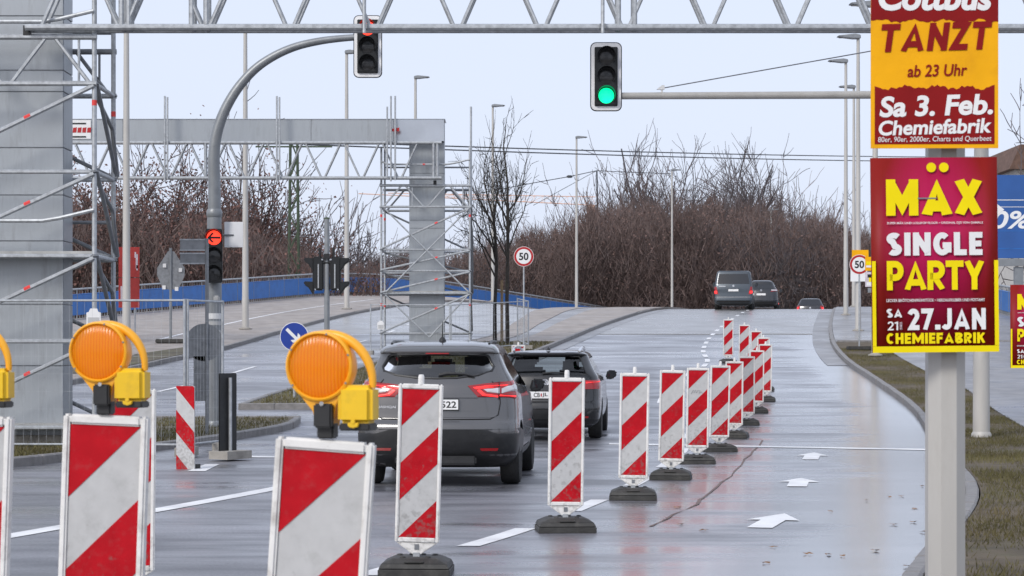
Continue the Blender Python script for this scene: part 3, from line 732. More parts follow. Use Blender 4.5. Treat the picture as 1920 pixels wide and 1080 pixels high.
rowp = [(781, 13.1, .022), (1060, 16.2, .018), (1187, 19.7, .020), (1258, 22.8, .014), (1307, 26.0, .012), (1348, 28.9, .012), (1376, 32.6, .010), (1400, 36.2, .006),
        (1418, 40, .006), (1434, 43.6, .008), (1432, 47.3, .004), (1418, 50.8, .004), (1395, 54, .004), (1365, 57.2, .004)]
beac = []
for i, (px, d, roll) in enumerate(rowp):
    p = on(px, S_(d)); rz = R(random.uniform(-8, 8)) + (R(-9) if 6 <= i <= 9 else 0)
    beac.append(beacon(p, rz, 'red and white guide beacon, ' + order[i], R(random.uniform(-2.2, 2.2)), roll + random.uniform(-.008, .010)))
# pencil scrawl on the fifth board
b = MB(); zz = Z0 + BH - .32
pts = [(-.09, zz-.03), (-.06, zz+.02), (-.055, zz-.02), (-.03, zz+.025), (-.02, zz-.02), (0, zz+.02), (.03, zz+.01), (.015, zz-.02), (.05, zz+.0), (.06, zz-.02)]
b.path([(x, -.0125, z) for x, z in pts], .0022, 4); b.build('scrawl', 'galv_dark', [c for c in beac[4].children if c.name.startswith('board')][0])
GROUP_L = 'guide beacons with amber warning lamps across the lane'
NEAR = [(579, 6.20, 820, .065, 'board before the grey car'), (190, 7.15, 778, .035, 'board below the scaffold tag'), (-64, 7.15, 786, .035, 'board at the far end')]
nearb = []
for px, d, py, roll, w in NEAR:
    z = W(px, py, d).z - (Z0 + BH); x = XA(px, d)
    nearb.append(beacon((x - .02, d, 0), R(-8), 'red striped guide beacon under an amber lamp, ' + w, 0, roll, False, GROUP_L, .042 if px > 500 else 0))
beacon(on(241, 12.2), R(3), 'red and white guide beacon half hidden behind a lamp beacon', 0, .01, True)
beacon(on(972, 46.2), R(2), 'red and white guide beacon showing between the grey and dark cars', 0, 0, True)

def lamp_meshes():
    m = {}
    # disc head faces -Y; origin at the clamp under the head
    cz = .178; r = .103
    b = MB().lathe([(.0, -.030), (.03, -.0295), (.06, -.027), (.085, -.022), (.094, -.016), (.094, .0)], 40, (0, 0, cz), 'y'); m['lens'] = b.mesh('lens', 'amber_lens', smooth=50)
    b = MB(); nb = 32; prof = [(.010, .046), (.04, .040), (.07, .022), (.090, -.004), (.092, -.010)]
    for r_, h_ in prof: b.v += [(r_*math.cos(6.28319*i/nb), h_, cz + r_*math.sin(6.28319*i/nb)) for i in range(nb)]
    for j in range(len(prof)-1): b.f += [(j*nb+i, j*nb+(i+1) % nb, (j+1)*nb+(i+1) % nb, (j+1)*nb+i) for i in range(nb)]
    b.f.append(tuple(range(nb))); m['bowl'] = b.mesh('reflector', 'lamp_bowl', smooth=50, fix=False)
    b = MB().lathe([(.0935, -.002), (.0935, -.020), (.098, -.024), (.1035, -.021), (.1055, -.008), (.104, .03), (.096, .055), (.075, .07), (.0, .074)], 40, (0, 0, cz), 'y')
    m['housing'] = b.mesh('housing', 'lamp_case', smooth=50)
    # teardrop neck from the disc down to the clamp
    b = MB(); pl = [(-.092, cz-.048), (-.05, cz-.093), (.03, cz-.095), (.075, cz-.07), (.05, .06), (.042, .0), (-.012, .0), (-.022, .045), (-.05, .078)]
    b.prism(pl, -.012, .05); m['neck'] = b.mesh('neck', 'lamp_case', smooth=40, bevel=.006)
    b = MB().box((.018, -.026, .032), (.056, .03, .072)).box((.018, .01, -.012), (.052, .05, .05)); m['clamp'] = b.mesh('clamp', 'black_plastic', smooth=35, bevel=.005)
    b = MB().tube((.018, -.047, .068), (.018, -.036, .068), .007, n=8); m['bolt'] = b.mesh('bolt', 'chrome')
    b = MB().box((.113, .012, .065), (.108, .085, .116)); m['battery'] = b.mesh('battery_box', 'lamp_battery', smooth=35, bevel=.014, seg=3)
    b = MB().box((.113, .012, -.001), (.096, .078, .022)); m['tray'] = b.mesh('tray', 'black_plastic', smooth=35, bevel=.004)
    b = MB().prism([(.095, .012), (.131, .012), (.128, .0), (.113, -.004), (.098, .0)], -.04, -.030).lathe([(.005, -.034), (.005, -.030)], 8, (.113, -.008, .016), 'y'); m['latch'] = b.mesh('latch', 'lamp_battery', smooth=35, bevel=.002)
    b = MB(); arc = []
    for k in range(17):
        t = k/16; a = R(104 - 100*t); arc.append((.012 + .146*math.cos(a) * (1 if t > 0 else 1), .012, .128 + .146*math.sin(a)))
    arc.append((.158, .012, .115)); b.path(arc, [.011 + .004*math.sin(math.pi*min(1, k/17)) for k in range(18)], 8)
    m['handle'] = b.mesh('handle', 'lamp_case', smooth=50)
    m['screws'] = [MB().lathe([(.0035, -.0262), (.0035, -.020)], 6, (.0985*math.cos(R(a)), 0, cz+.0985*math.sin(R(a))), 'y').mesh('screw', 'galv_dark') for a in (75, 150, 215, 330, 20)]
    b = MB().lathe([(.0, .008), (.009, .010), (.013, .02), (.013, .045)], 16, (0, 0, cz), 'y'); m['bulb'] = b.mesh('bulb', 'sign_white', smooth=50)
    return m
LM = lamp_meshes()
def warning_lamp(loc, rz, label):
    t = thing('warning_lamp', label, 'warning lamp', loc, rz, 'amber warning lamps on the front beacons')
    h = ob('housing', LM['housing'], t); ln = ob('lens', LM['lens'], t); ob('reflector', LM['bowl'], ln); ob('bulb', LM['bulb'], ln); [ob('screw', s_, h) for s_ in LM['screws']]; ob('neck', LM['neck'], t)
    c = ob('clamp', LM['clamp'], t); ob('bolt', LM['bolt'], c)
    q = ob('battery_box', LM['battery'], t); ob('tray', LM['tray'], q); ob('latch', LM['latch'], q); ob('handle', LM['handle'], t)
    return t
for (px, d, py, roll, w), bc, (lpx, lpy), lab, rz in zip(NEAR, nearb, ((601, 818), (186, 775), (-70, 784)),
        ('orange round warning lamp in front of the grey car', 'orange round warning lamp below the white scaffold tag', 'orange round warning lamp cut by the edge of the cross row'), (R(-14), R(-10), R(-8))):
    top = bc.matrix_world
    warning_lamp((XA(lpx, d - .03), d - .02, Z0 + BH + (.038 if px < 500 else -.004)), rz, lab)

# ------------------------------------------------------------------ gantries, lattice girders, scaffold towers
def column(t, x0, x1, y0, y1, z0, z1, n, seams=None):
    core = MB().box(((x0+x1)/2, (y0+y1)/2, (z0+z1)/2), (x1-x0-.03, y1-y0-.03, z1-z0)).build('column', 'galv_dark', t)
    zs = seams or [z0 + (z1-z0)*k/n for k in range(n+1)]
    for a, c in zip(zs[:-1], zs[1:]):
        MB().box(((x0+x1)/2, y0+.01, (a+c)/2), (x1-x0-.01, .02, c-a-.016)).build('panel', 'panel_grey', core, bevel=.004, seg=1)
        MB().box((x1-.01, (y0+y1)/2+.012, (a+c)/2), (.02, y1-y0-.03, c-a-.016)).build('panel', 'panel_grey', core, bevel=.004, seg=1)
    return core
def girder(name, label, x0, x1, yf, zb, zt, r, nodes, ends, twin=.25):
    """double lattice girder: chords, zig-zag braces and end posts"""
    t = thing(name, label, 'girder', (0, 0, 0))
    for j, y in enumerate((yf, yf + twin)):
        MB().tube((x0, y, zb), (x1, y, zb), r, n=10).build('bottom_chord', 'galv', t)
        MB().tube((x0, y, zt), (x1, y, zt), r, n=10).build('top_chord', 'galv', t)
        hp = (nodes[1]-nodes[0])/2
        for nx in nodes:
            for sg in (-1, 1):
                if x0 < nx + sg*hp*.9 < x1:
                    MB().tube((nx + sg*.05, y, zb), (nx + sg*(hp-.05), y, zt), r*.62, n=8).build('brace', 'galv', t)
        for e in ends:
            MB().tube((e, y, zb), (e, y, zt), r*.85, n=8).build('end_post', 'galv', t)
    for e in list(ends) + [x0+.05, x1-.05]:
        MB().tube((e, yf-.02, zb), (e, yf+twin+.02, zb), r*.9, n=8).build('coupler', 'galv_dark', t)
    return t
def scaffold(label, xl, xr, yf, yb, zs, ztops, lat, deck, px_tag, up=None, tag_z=1.9):
    """tube scaffold tower: four standards, ledgers at the levels zs, face diagonals, lattice beams and a deck"""
    zg = gz((xl+xr)/2, yf)
    t = thing('scaffold_tower', label, 'scaffold', ((xl+xr)/2, (yf+yb)/2, zg), 0, 'scaffold towers round the gantry columns')
    o = Vector(t.location)
    def add(b, name, m): x = b.build(name, m, t); x.matrix_parent_inverse = Matrix.Translation(-o); return x
    k = 0
    for x in (xl, xr):
        for y in (yf, yb):
            add(MB().tube((x, y, gz(x, y)+.1), (x, y, ztops[k]), .036, n=10), 'standard', 'galv')
            add(MB().box((x, y, gz(x, y)+.11), (.15, .15, .02)), 'base_plate', 'galv_dark')
            for z in zs:
                add(MB().lathe([(.03, z-.03), (.062, z-.006), (.062, z+.006), (.03, z+.03)], 12, (x, y, 0)), 'rosette', 'galv_dark')
            for z in (zs[-1] - .32, zs[1] - .4):
                add(MB().tube((x, y, z), (x, y, z+.08), .0375, n=10), 'red_band', 'red_tag')
            k += 1
    for z in zs:
        for y in (yf, yb): add(MB().tube((xl, y, z), (xr, y, z), .034, n=8), 'ledger', 'galv')
        for x in (xl, xr): add(MB().tube((x, yf, z), (x, yb, z), .034, n=8), 'ledger', 'galv')
    for i in range(len(zs)-1):
        d = add(MB().tube((xl, yf-.035, zs[i]+.03), (xr, yf-.035, zs[i+1]-.03), .034, n=8), 'diagonal', 'galv')
        p = Vector((xl, yf-.035, zs[i])).lerp(Vector((xr, yf-.035, zs[i+1])), .62); q = (Vector((xr, 0, zs[i+1]))-Vector((xl, 0, zs[i]))).normalized()
        add(MB().tube(p - q*.05, p + q*.05, .0355, n=8), 'red_band', 'red_tag')
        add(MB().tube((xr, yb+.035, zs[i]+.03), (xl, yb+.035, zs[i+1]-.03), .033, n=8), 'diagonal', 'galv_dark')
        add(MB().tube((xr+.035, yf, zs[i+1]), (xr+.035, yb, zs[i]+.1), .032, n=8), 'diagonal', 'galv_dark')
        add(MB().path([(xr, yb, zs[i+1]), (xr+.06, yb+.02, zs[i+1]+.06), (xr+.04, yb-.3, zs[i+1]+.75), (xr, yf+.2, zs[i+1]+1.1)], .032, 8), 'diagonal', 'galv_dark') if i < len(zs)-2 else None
    # lattice beams carrying the girder
    z0, z1 = lat
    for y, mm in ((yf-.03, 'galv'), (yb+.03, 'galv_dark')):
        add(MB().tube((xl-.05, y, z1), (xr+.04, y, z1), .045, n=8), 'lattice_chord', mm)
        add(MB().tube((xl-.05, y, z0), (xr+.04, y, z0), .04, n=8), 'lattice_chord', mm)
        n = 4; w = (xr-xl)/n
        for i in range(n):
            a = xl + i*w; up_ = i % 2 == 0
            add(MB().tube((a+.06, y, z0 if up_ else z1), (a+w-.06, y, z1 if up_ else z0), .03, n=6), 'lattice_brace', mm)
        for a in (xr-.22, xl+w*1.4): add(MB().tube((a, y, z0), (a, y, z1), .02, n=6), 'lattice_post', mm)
    add(MB().box(((xl+xr)/2+.3, yf-.03, z1+.09), (.10, .10, .14)), 'clamp', 'black_plastic')
    # decks, one plank each
    for zd in deck:
        npl = 4; w = (yb-yf-.12)/npl
        for i in range(npl):
            add(MB().box(((xl+xr)/2, yf+.06+w*(i+.5), zd+.045), (xr-xl-.1, w-.02, .06)), 'plank', 'plank')
    # guard rails with bent ends
    for zr in (up or []):
        add(MB().path([(xl, yf-.04, zr), (xl+.2, yf-.045, zr-.10), (xr-.75, yf-.045, zr-.10), (xr-.5, yf-.045, zr-.06), (xr, yf-.035, zr+.06)], .03, 8), 'guard_rail', 'galv')
        add(MB().tube((xr-1.5, yf-.045, zr-.10), (xr-1.42, yf-.045, zr-.10), .0315, n=8), 'red_band', 'red_tag')
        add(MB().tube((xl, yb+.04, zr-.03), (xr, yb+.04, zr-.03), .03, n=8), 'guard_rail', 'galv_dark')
    # inspection tag
    x, z = px_tag, zg + tag_z
    add(MB().prism([(x-.105, z-.16), (x+.105, z-.16), (x+.105, z+.06), (x+.07, z+.07), (x+.05, z+.12), (x-.05, z+.12), (x-.07, z+.07), (x-.105, z+.06)], yf-.06, yf-.05), 'inspection_tag', 'sign_white')
    add(MB().box((x, yf-.064, z-.07), (.16, .004, .12)), 'tag_slip', 'film_white')
    return t

# near gantry (over the junction): its left column stands inside the scaffold tower
YN = 30.6
g = thing('sign_gantry', 'grey panelled gantry column inside the big scaffold tower', 'gantry', (-7.25, 31.1, 0))
def addg(t, o):
    o.matrix_parent_inverse = Matrix.Translation(-Vector(t.location)); return o
cx0, cx1 = XA(-24, 30.9), XA(119, 30.9)
seams = [.25] + [HC + (HOR - v) * 30.9 / F for v in (686, 571, 452, 366, 277, 172, 132, 30, -80, -170)]
addg(g, column(g, cx0, cx1, 30.9, 31.55, .25, seams[-1], 8, seams))
addg(g, MB().box(((cx0+cx1)/2, 31.22, .18), (cx1-cx0+.25, .95, .16)).build('plinth', 'concrete', g, bevel=.02))
bx0, bx1, bz = cx0 - .1, 10.2, HC + (HOR + 190) * YN / F
addg(g, MB().box(((bx0+bx1)/2, 31.2, bz+.35), (bx1-bx0, .8, .7)).build('cross_beam', 'panel_grey', g))
addg(g, MB().box((9.7, 31.2, bz/2+.1), (.95, .62, bz-.2)).build('column', 'panel_grey', g))
nd = [XA(548 + 155.6*k, YN) for k in range(-4, 13)]
zb = HC + (HOR - 58) * YN / F
girder('lattice_girder', 'galvanised lattice girder spanning the road in front of the signal heads', XA(58, YN), 9.6, YN-.35, zb, zb+1.18, .05,
       nd, [XA(p, YN) for p in (236, 249, 366, 393, 1157, 1187)])
for px in (683, 1130):                     # scaffold tubes clamped to the girder
    o = MB().tube((XA(px, YN-.45), YN-.45, zb-.10), (XA(px, YN-.45), YN-.45, zb+1.9), .028, n=10).build('scaffold_tube', 'galv')
    MB().box((0, 0, 0), (.09, .14, .07)).build('clamp', 'galv_dark', o).location = (XA(px, YN-.45), YN-.40, zb)
    tag(o, 'upright scaffold tube clamped to the near girder ' + ('before the red signal head' if px < 900 else 'beside the green signal head'), 'scaffold tube')
lv = [HC + (HOR - v) * 30.4 / F for v in (802, 640, 480, 322, 157)]
scaffold('big scaffold tower of galvanised tubes round the near gantry column', XA(-150, 30.4), XA(177, 30.4), 30.4, 31.85, lv,
         [7.2, 7.2, 7.5, 7.0], (lv[-1], lv[-1] + .68), [lv[2], lv[0] - .02], XA(177, 30.4), up=[lv[3]-.62, lv[-1]+1.0], tag_z=2.0)

# far gantry (over the oncoming lanes)
DF = 66.0
g2 = thing('sign_gantry', 'grey box beam gantry on a panelled column behind the cars', 'gantry', (XA(800, DF+.6), DF+.9, gz(-2.5, DF)))
c0, c1 = XA(767, DF+.6), XA(833, DF+.6); zg = gz(-2.6, DF)
zbm = HC + (HOR - 263) * DF / F; ztm = HC + (HOR - 222) * DF / F
sm = [zg + .1] + [HC + (HOR - v) * (DF+.6) / F for v in (576, 508, 428, 413, 352, 325)] + [zbm]
addg(g2, column(g2, c0, c1, DF+.6, DF+1.3, zg+.1, zbm, 6, sm))
xe = XA(833, DF+.3); xb = -18.4
bm_ = addg(g2, MB().box(((xe+xb)/2, DF+.85, (zbm+ztm)/2), (xe-xb-.03, 1.1, ztm-zbm-.03)).build('cross_beam', 'galv_dark', g2))
xs = [xb, -15.2, -12.4, -9.4, -6.4, XA(738, DF+.3), xe]
for i, (a, c) in enumerate(zip(xs[:-1], xs[1:])):
    MB().box(((a+c)/2, DF+.30, (zbm+ztm)/2), (c-a-.014, .02, ztm-zbm)).build('beam_panel', 'panel_shiny' if i == 5 else 'panel_grey', bm_, bevel=.005, seg=1)
MB().box(((xb+xe)/2, DF+.85, ztm+.012), (xe-xb+.06, 1.16, .02)).build('beam_cap', 'panel_shiny', bm_)
addg(g2, MB().box((-15.4, DF+.95, (zbm+gz(-15, DF))/2), (1.1, .7, zbm-gz(-15, DF))).build('column', 'panel_grey', g2))
bd = MB().box((XA(138, DF+.27), DF+.27, HC+(HOR-241)*DF/F), (1.1, .02, .60)).build('company_board', 'sign_white', bm_)
for v in (230, 255): MB().box((XA(136, DF+.25), DF+.255, HC+(HOR-v)*DF/F), (.86, .004, .05)).build('board_line', 'ink_black', bm_)
for k in range(6): MB().prism([(XA(118+9*k, DF+.25), HC+(HOR-247)*DF/F), (XA(125+9*k, DF+.25), HC+(HOR-247)*DF/F), (XA(126+9*k, DF+.25), HC+(HOR-237)*DF/F), (XA(119+9*k, DF+.25), HC+(HOR-238)*DF/F)], DF+.251, DF+.257).build('board_mark', 'sign_red', bm_)
zb2, zt2 = HC + (HOR - 334) * DF / F, HC + (HOR - 268) * DF / F
nd2 = [XA(462 + 72.0*k, DF) for k in range(-5, 5)]
girder('lattice_girder', 'galvanised lattice girder hung below the grey gantry beam', XA(90, DF), XA(828, DF), DF-.1, zb2, zt2, .05, nd2, [XA(p, DF) for p in (386, 813, 820)], twin=.14)
for px, y0, y1 in ((309, 180, 340), (314, 182, 336), (519, 180, 342), (524, 182, 338), (733, 180, 340), (741, 180, 338), (726, 200, 330)):
    o = MB().tube(W(px, y1, DF-.2), W(px, y0, DF-.2), .030, n=8).build('scaffold_tube', 'galv')
    MB().box(W(px, (zt2 and 268), DF-.16), (.09, .12, .08)).build('clamp', 'galv_dark', o)
    tag(o, 'scaffold tube over the gantry beam, ' + {309: 'behind the near tower, outer of two', 314: 'behind the near tower, inner of two', 519: 'outer of the pair by the swan neck arm', 524: 'inner of the pair by the swan neck arm', 733: 'at the red marker', 741: 'just past the red marker', 726: 'shortest, beside the red marker'}[px], 'scaffold tube', 'tubes standing up over the gantry beam')
MB().prism([(XA(732, DF), HC+(HOR-243)*DF/F), (XA(749, DF), HC+(HOR-240)*DF/F), (XA(749, DF), HC+(HOR-247)*DF/F), (XA(732, DF), HC+(HOR-247)*DF/F)], DF-.15, DF-.08).build('red_marker', 'sign_red', bm_)
lv2 = [HC + (HOR - v) * 66.2 / F for v in (625, 550, 508, 468, 388)]
sc2 = scaffold('slim scaffold tower with crossed braces behind the grey car', XA(715, 66.2), XA(881, 66.2), 66.2, 68.0, lv2,
         [HC+(HOR-275)*66.2/F, HC+(HOR-268)*68/F, HC+(HOR-275)*66.2/F, HC+(HOR-200)*68/F], (lv2[-1], lv2[-1]+.68), [lv2[1]], XA(714, 66.2), up=[lv2[-1]+1.45], tag_z=.9)
o2 = Vector(sc2.location)
for a, bb in (((722, 392), (878, 547)), ((878, 392), (724, 547)), ((722, 553), (804, 632)), ((878, 553), (806, 632))):
    x = MB().tube(W(a[0], a[1], 66.1), W(bb[0], bb[1], 66.1), .026, n=8).build('cross_brace', 'galv', sc2); x.matrix_parent_inverse = Matrix.Translation(-o2)

# ------------------------------------------------------------------ site fences
def fence(name, label, pts, h, foot=True, wires=.11, wr=.0022, group=None):
    t = thing(name, label, 'fence', pts[0], 0, group); o = Vector(t.location)
    def add(b, nm, m): x = b.build(nm, m, t); x.matrix_parent_inverse = Matrix.Translation(-o); return x
    for i in range(len(pts)-1):
        a, c = Vector(pts[i]), Vector(pts[i+1]); d = (c-a); L = d.length; u = d/L
        a, c = a + u*.03, c - u*.03
        for p in (a, c): add(MB().tube(p + Vector((0, 0, .06)), p + Vector((0, 0, h)), .021, n=10), 'fence_post', 'galv')
        for z in (h-.02, .16): add(MB().tube(a + Vector((0, 0, z)), c + Vector((0, 0, z)), .017, n=8), 'fence_rail', 'galv')
        b = MB(); n = int(L/wires)
        for k in range(1, n):
            p = a.lerp(c, k/n); b.tube(p + Vector((0, 0, .16)), p + Vector((0, 0, h-.02)), wr, n=4, cap=False)
        for z in [.16 + k*.25 for k in range(1, int((h-.2)/.25))]: b.tube(a + Vector((0, 0, z)), c + Vector((0, 0, z)), wr, n=4, cap=False)
        tag(add(b, 'mesh_wires', 'galv'), kind='stuff')
    if foot:
        for p in pts: add(MB().box(Vector(p) + Vector((0, 0, .065)), (.24, .66, .13)), 'foot_block', 'concrete').data
    return t
def onz(px, d, dz=.1): return on(px, d, dz)
fence('site_fence', 'wire mesh site fence in front of the big scaffold tower', [onz(-60, 29.6, .02), onz(350, 29.4, .02), onz(419, 30.6, .02)], 2.22, wires=.11, wr=.0016)
fence('site_fence', 'low wire mesh fence round the slim scaffold tower', [onz(693, 63.5), onz(845, 63.2), onz(991, 66.5), onz(970, 69.0)], 1.55, wires=.2, wr=.004, foot=True)
for nm, px0, px1, yy, d in (('timber_rail', 0, 330, 775, 30.2),):
    pass

# ------------------------------------------------------------------ signals
def lens_disc(b, c, r, y0, y1): b.lathe([(0.0, y0), (r*.6, y0+.002), (r, y0+.012), (r, y1)], 24, c, 'y')
def signal_head(parent, c, w, h, back, lit, arrow_=False, facing=0):
    """three-lamp head facing -Y: housing, backing board with white border, lenses and visors"""
    x, y, z = c
    root = MB().box((0, .09, 0), (w, .18, h)).build('signal_head', 'signal_black', parent, bevel=.015)
    root.location = (x, y, z); root.rotation_euler = (0, 0, facing)
    if back:
        bw, bh, bw2 = back
        def rr(w_, h_, r): return [(sx*(w_/2-r) + r*math.cos(a), sz*(h_/2-r) + r*math.sin(a)) for sx, sz, a0 in ((1, 1, 0), (-1, 1, 90), (-1, -1, 180), (1, -1, 270)) for a in [R(a0 + 22.5*k) for k in range(5)]]
        MB().prism(rr(bw, bh, .09), .07, .085).build('backing_board', 'signal_black', root)
        MB().prism(rr(bw-.03, bh-.03, .08), .055, .068).build('white_border', 'retro_white', root)
        MB().prism(rr(w+.012, h+.012, .02), .04, .054).build('inner_board', 'signal_black', root)
    ph = h/3
    for k in range(3):
        zc = h/2 - ph*(k+.5); r = ph*.40
        m = lit.get(k, 'lens_dark')
        b = MB(); lens_disc(b, (0, 0, zc), r, -.02, .01); ln = b.build('lens', m, root, smooth=50)
        if arrow_ and k == 0:
            s = r*.92; b = MB()
            b.prism([(-s, zc), (-s*.25, zc+s*.8), (-s*.02, zc+s*.62), (-s*.45, zc+s*.16), (s, zc+s*.16), (s, zc-s*.16), (-s*.45, zc-s*.16), (-s*.02, zc-s*.62), (-s*.25, zc-s*.8)], -.024, -.021)
            b.build('arrow_mask', 'signal_black', ln)
        b = MB(); n = 18; vs = []; dep = .19
        for i in range(n+1):
            a = R(-38 + 256*i/n); e = .35 + .65*max(0, math.sin(a)*.5+.5)
            for rr_, yy in ((r*1.10, .0), (r*1.16, -dep*e), (r*1.20, -dep*e), (r*1.15, 0.0)): vs.append((rr_*math.cos(a), yy, zc + rr_*math.sin(a)))
        fs = [(4*i+j, 4*i+(j+1) % 4, 4*i+4+(j+1) % 4, 4*i+4+j) for i in range(n) for j in range(4)] + [(3, 2, 1, 0), tuple(4*n+j for j in range(4))]
        b.add(vs, fs); b.build('visor', 'signal_black', root, smooth=50)
    return root
def rel(t, pt): return Vector(pt) - Vector(t.location)
# left mast with the swan-neck arm
DM = 36.6
p = on(402, DM, .10); t = thing('traffic_signal', 'grey swan neck signal mast with red overhead light and red arrow head', 'traffic signal', p)
zr = lambda py: HC + (HOR - py) * DM / F - p.z
xr_ = lambda px: XA(px, DM) - p.x
pts = [(0, 0, 0), (0, 0, zr(350)), (xr_(401), 0, zr(300)), (xr_(404), 0, zr(262)), (xr_(413), 0, zr(228)), (xr_(428), 0, zr(194)), (xr_(450), 0, zr(160)), (xr_(480), 0, zr(128)), (xr_(516), 0, zr(104)), (xr_(556), 0, zr(87)), (xr_(600), 0, zr(77)), (xr_(640), 0, zr(72)), (xr_(680), 0, zr(69))]
pole = MB().tube((0, 0, -.05), (0, 0, zr(400)), .135, .125, n=20).build('pole', 'mast_grey', t)
MB().lathe([(.16, 0), (.16, .06), (.135, .10)], 20).build('flange', 'mast_grey', pole)
MB().lathe([(.125, zr(408)), (.14, zr(405)), (.14, zr(396)), (.118, zr(392))], 20).build('collar', 'mast_grey', pole)
cps = [Vector((0, 0, zr(398)))] + [Vector(q) for q in pts[1:]]; crv = []
for i in range(len(cps)-1):
    q0, q1, q2, q3 = cps[max(i-1, 0)], cps[i], cps[i+1], cps[min(i+2, len(cps)-1)]
    for k in range(5):
        u = k/5; crv.append(.5*((2*q1) + (q2-q0)*u + (2*q0-5*q1+4*q2-q3)*u*u + (3*q1-q0-3*q2+q3)*u**3))
crv.append(cps[-1])
MB().path(crv, [.115 - .059*k/(len(crv)-1) for k in range(len(crv))], 16).build('arm', 'mast_grey', t)
for k, (v, hh, m) in enumerate(((593, .10, 'sign_white'), (606, .07, 'film_white'), (624, .09, 'film_white'))):
    MB().lathe([(.136, zr(v)-hh/2), (.1375, zr(v)-hh/2), (.1375, zr(v)+hh/2), (.136, zr(v)+hh/2)], 20).build('sticker_band', m, pole)
signal_head(t, (xr_(690), -.12, zr(88)), .355, .93, (.505, 1.10, 0), {0: 'red_lit'})
MB().tube((xr_(680), 0, zr(69)), (xr_(690), -.03, zr(69)), .05, n=10).build('head_bracket', 'mast_grey', t)
signal_head(t, (xr_(406), -.32, zr(481)), .29, .94, None, {0: 'red_lit'}, True, R(6))
for v in (440, 520): MB().tube((0, -.1, zr(v)), (xr_(406), -.25, zr(v)), .025, n=8).build('head_bracket', 'black_plastic', t)
MB().box((xr_(436), .16, zr(439)), (.33, .02, .45)).build('sign_plate', 'retro_white', t, bevel=.004)
MB().tube((0, .1, zr(440)), (xr_(436), .155, zr(440)), .018, n=8).build('plate_bracket', 'galv_dark', t)
MB().box((xr_(408), -.13, zr(560)), (.10, .10, .10)).build('detector', 'film_white', t, bevel=.02)

# right mast with straight arm and green light
DR = 36.4
p = G(1840, 820, .10); DR = p.y; t = thing('traffic_signal', 'pale signal mast with long straight arm and green overhead light', 'traffic signal', p)
zr = lambda py: HC + (HOR - py) * DR / F - p.z
xr_ = lambda px: XA(px, DR) - p.x
pole = MB().tube((0, 0, -.05), (0, 0, zr(30)), .135, .105, n=20).build('pole', 'pole_light', t)
MB().lathe([(.105, zr(30)), (.10, zr(26)), (.02, zr(22))], 20).build('pole_cap', 'galv', pole)
MB().lathe([(.16, 0), (.16, .05), (.137, .09)], 20).build('flange', 'pole_light', pole)
MB().tube((0, 0, zr(177)), (xr_(1150), 0, zr(180)), .066, .055, n=16).build('arm', 'pole_light', t)
MB().path([(0, 0, zr(59)), (xr_(1440), 0, zr(130)), (xr_(1244), 0, zr(165))], .010, 6).build('stay_cable', 'galv_dark', t)
MB().prism([(xr_(1231), zr(168)), (xr_(1246), zr(168)), (xr_(1246), zr(160)), (xr_(1241), zr(160))], -.03, .03).tube((xr_(1241), 0, zr(168)), (xr_(1241), 0, zr(178)), .02, n=6).build('cable_clamp', 'sign_white', t)
signal_head(t, (xr_(1136), -.14, zr(145)), .355, .93, (.505, 1.10, 0), {2: 'green_lit'})
MB().tube((xr_(1136), -.02, zr(180)), (xr_(1136), .06, zr(180)), .06, n=10).build('head_bracket', 'galv_dark', t)

# pole on the median nose with two heads seen from behind
p = on(613, 48.0, .10); t = thing('traffic_signal', 'slim grey post with two black signal heads seen from behind', 'traffic signal', p)
zr = lambda py: HC + (HOR - py) * 48.0 / F - p.z
MB().tube((0, 0, -.05), (0, 0, zr(411)), .066, .062, n=14).build('pole', 'mast_grey', t)
MB().lathe([(.064, zr(411)), (.064, zr(409)), (.02, zr(407))], 14).build('pole_cap', 'lattice_green', t)
for v in (688, 697): MB().lathe([(.0665, zr(v)-.035), (.068, zr(v)-.035), (.068, zr(v)+.035), (.0665, zr(v)+.035)], 14).build('sticker_band', 'sign_white', t)
for sg in (-1, 1):
    hd = MB().box((sg*.20, .02, zr(513)), (.25, .22, .78)).build('signal_head', 'signal_black', t, bevel=.03)
    for v in (490, 534):
        b = MB(); b.prism([(sg*.30, zr(v)+.07), (sg*.53, zr(v)+.08), (sg*.52, zr(v)+.0), (sg*.42, zr(v)-.07), (sg*.35, zr(v)-.18), (sg*.30, zr(v)-.24)], -.09, .13); b.build('visor', 'signal_black', hd, bevel=.02)
    MB().tube((sg*.16, -.05, zr(465)), (sg*.16, -.05, zr(540)), .03, n=8).build('bracket', 'black_plastic', t)
    MB().box((sg*.19, -.10, zr(518)), (.028, .02, .55)).build('seam', 'galv', hd)
    for v in (487, 543): MB().lathe([(.02, -.11), (.02, -.09)], 8, (sg*(.10 if v < 500 else .26), 0, zr(v)), 'y').build('bolt', 'chrome', hd)
    MB().tube((0, -.04, zr(493)), (sg*.3, -.04, zr(493)), .03, n=8).build('bracket', 'black_plastic', t)
MB().box((0, -.08, zr(481)), (.14, .08, .12)).build('bracket', 'black_plastic', t)

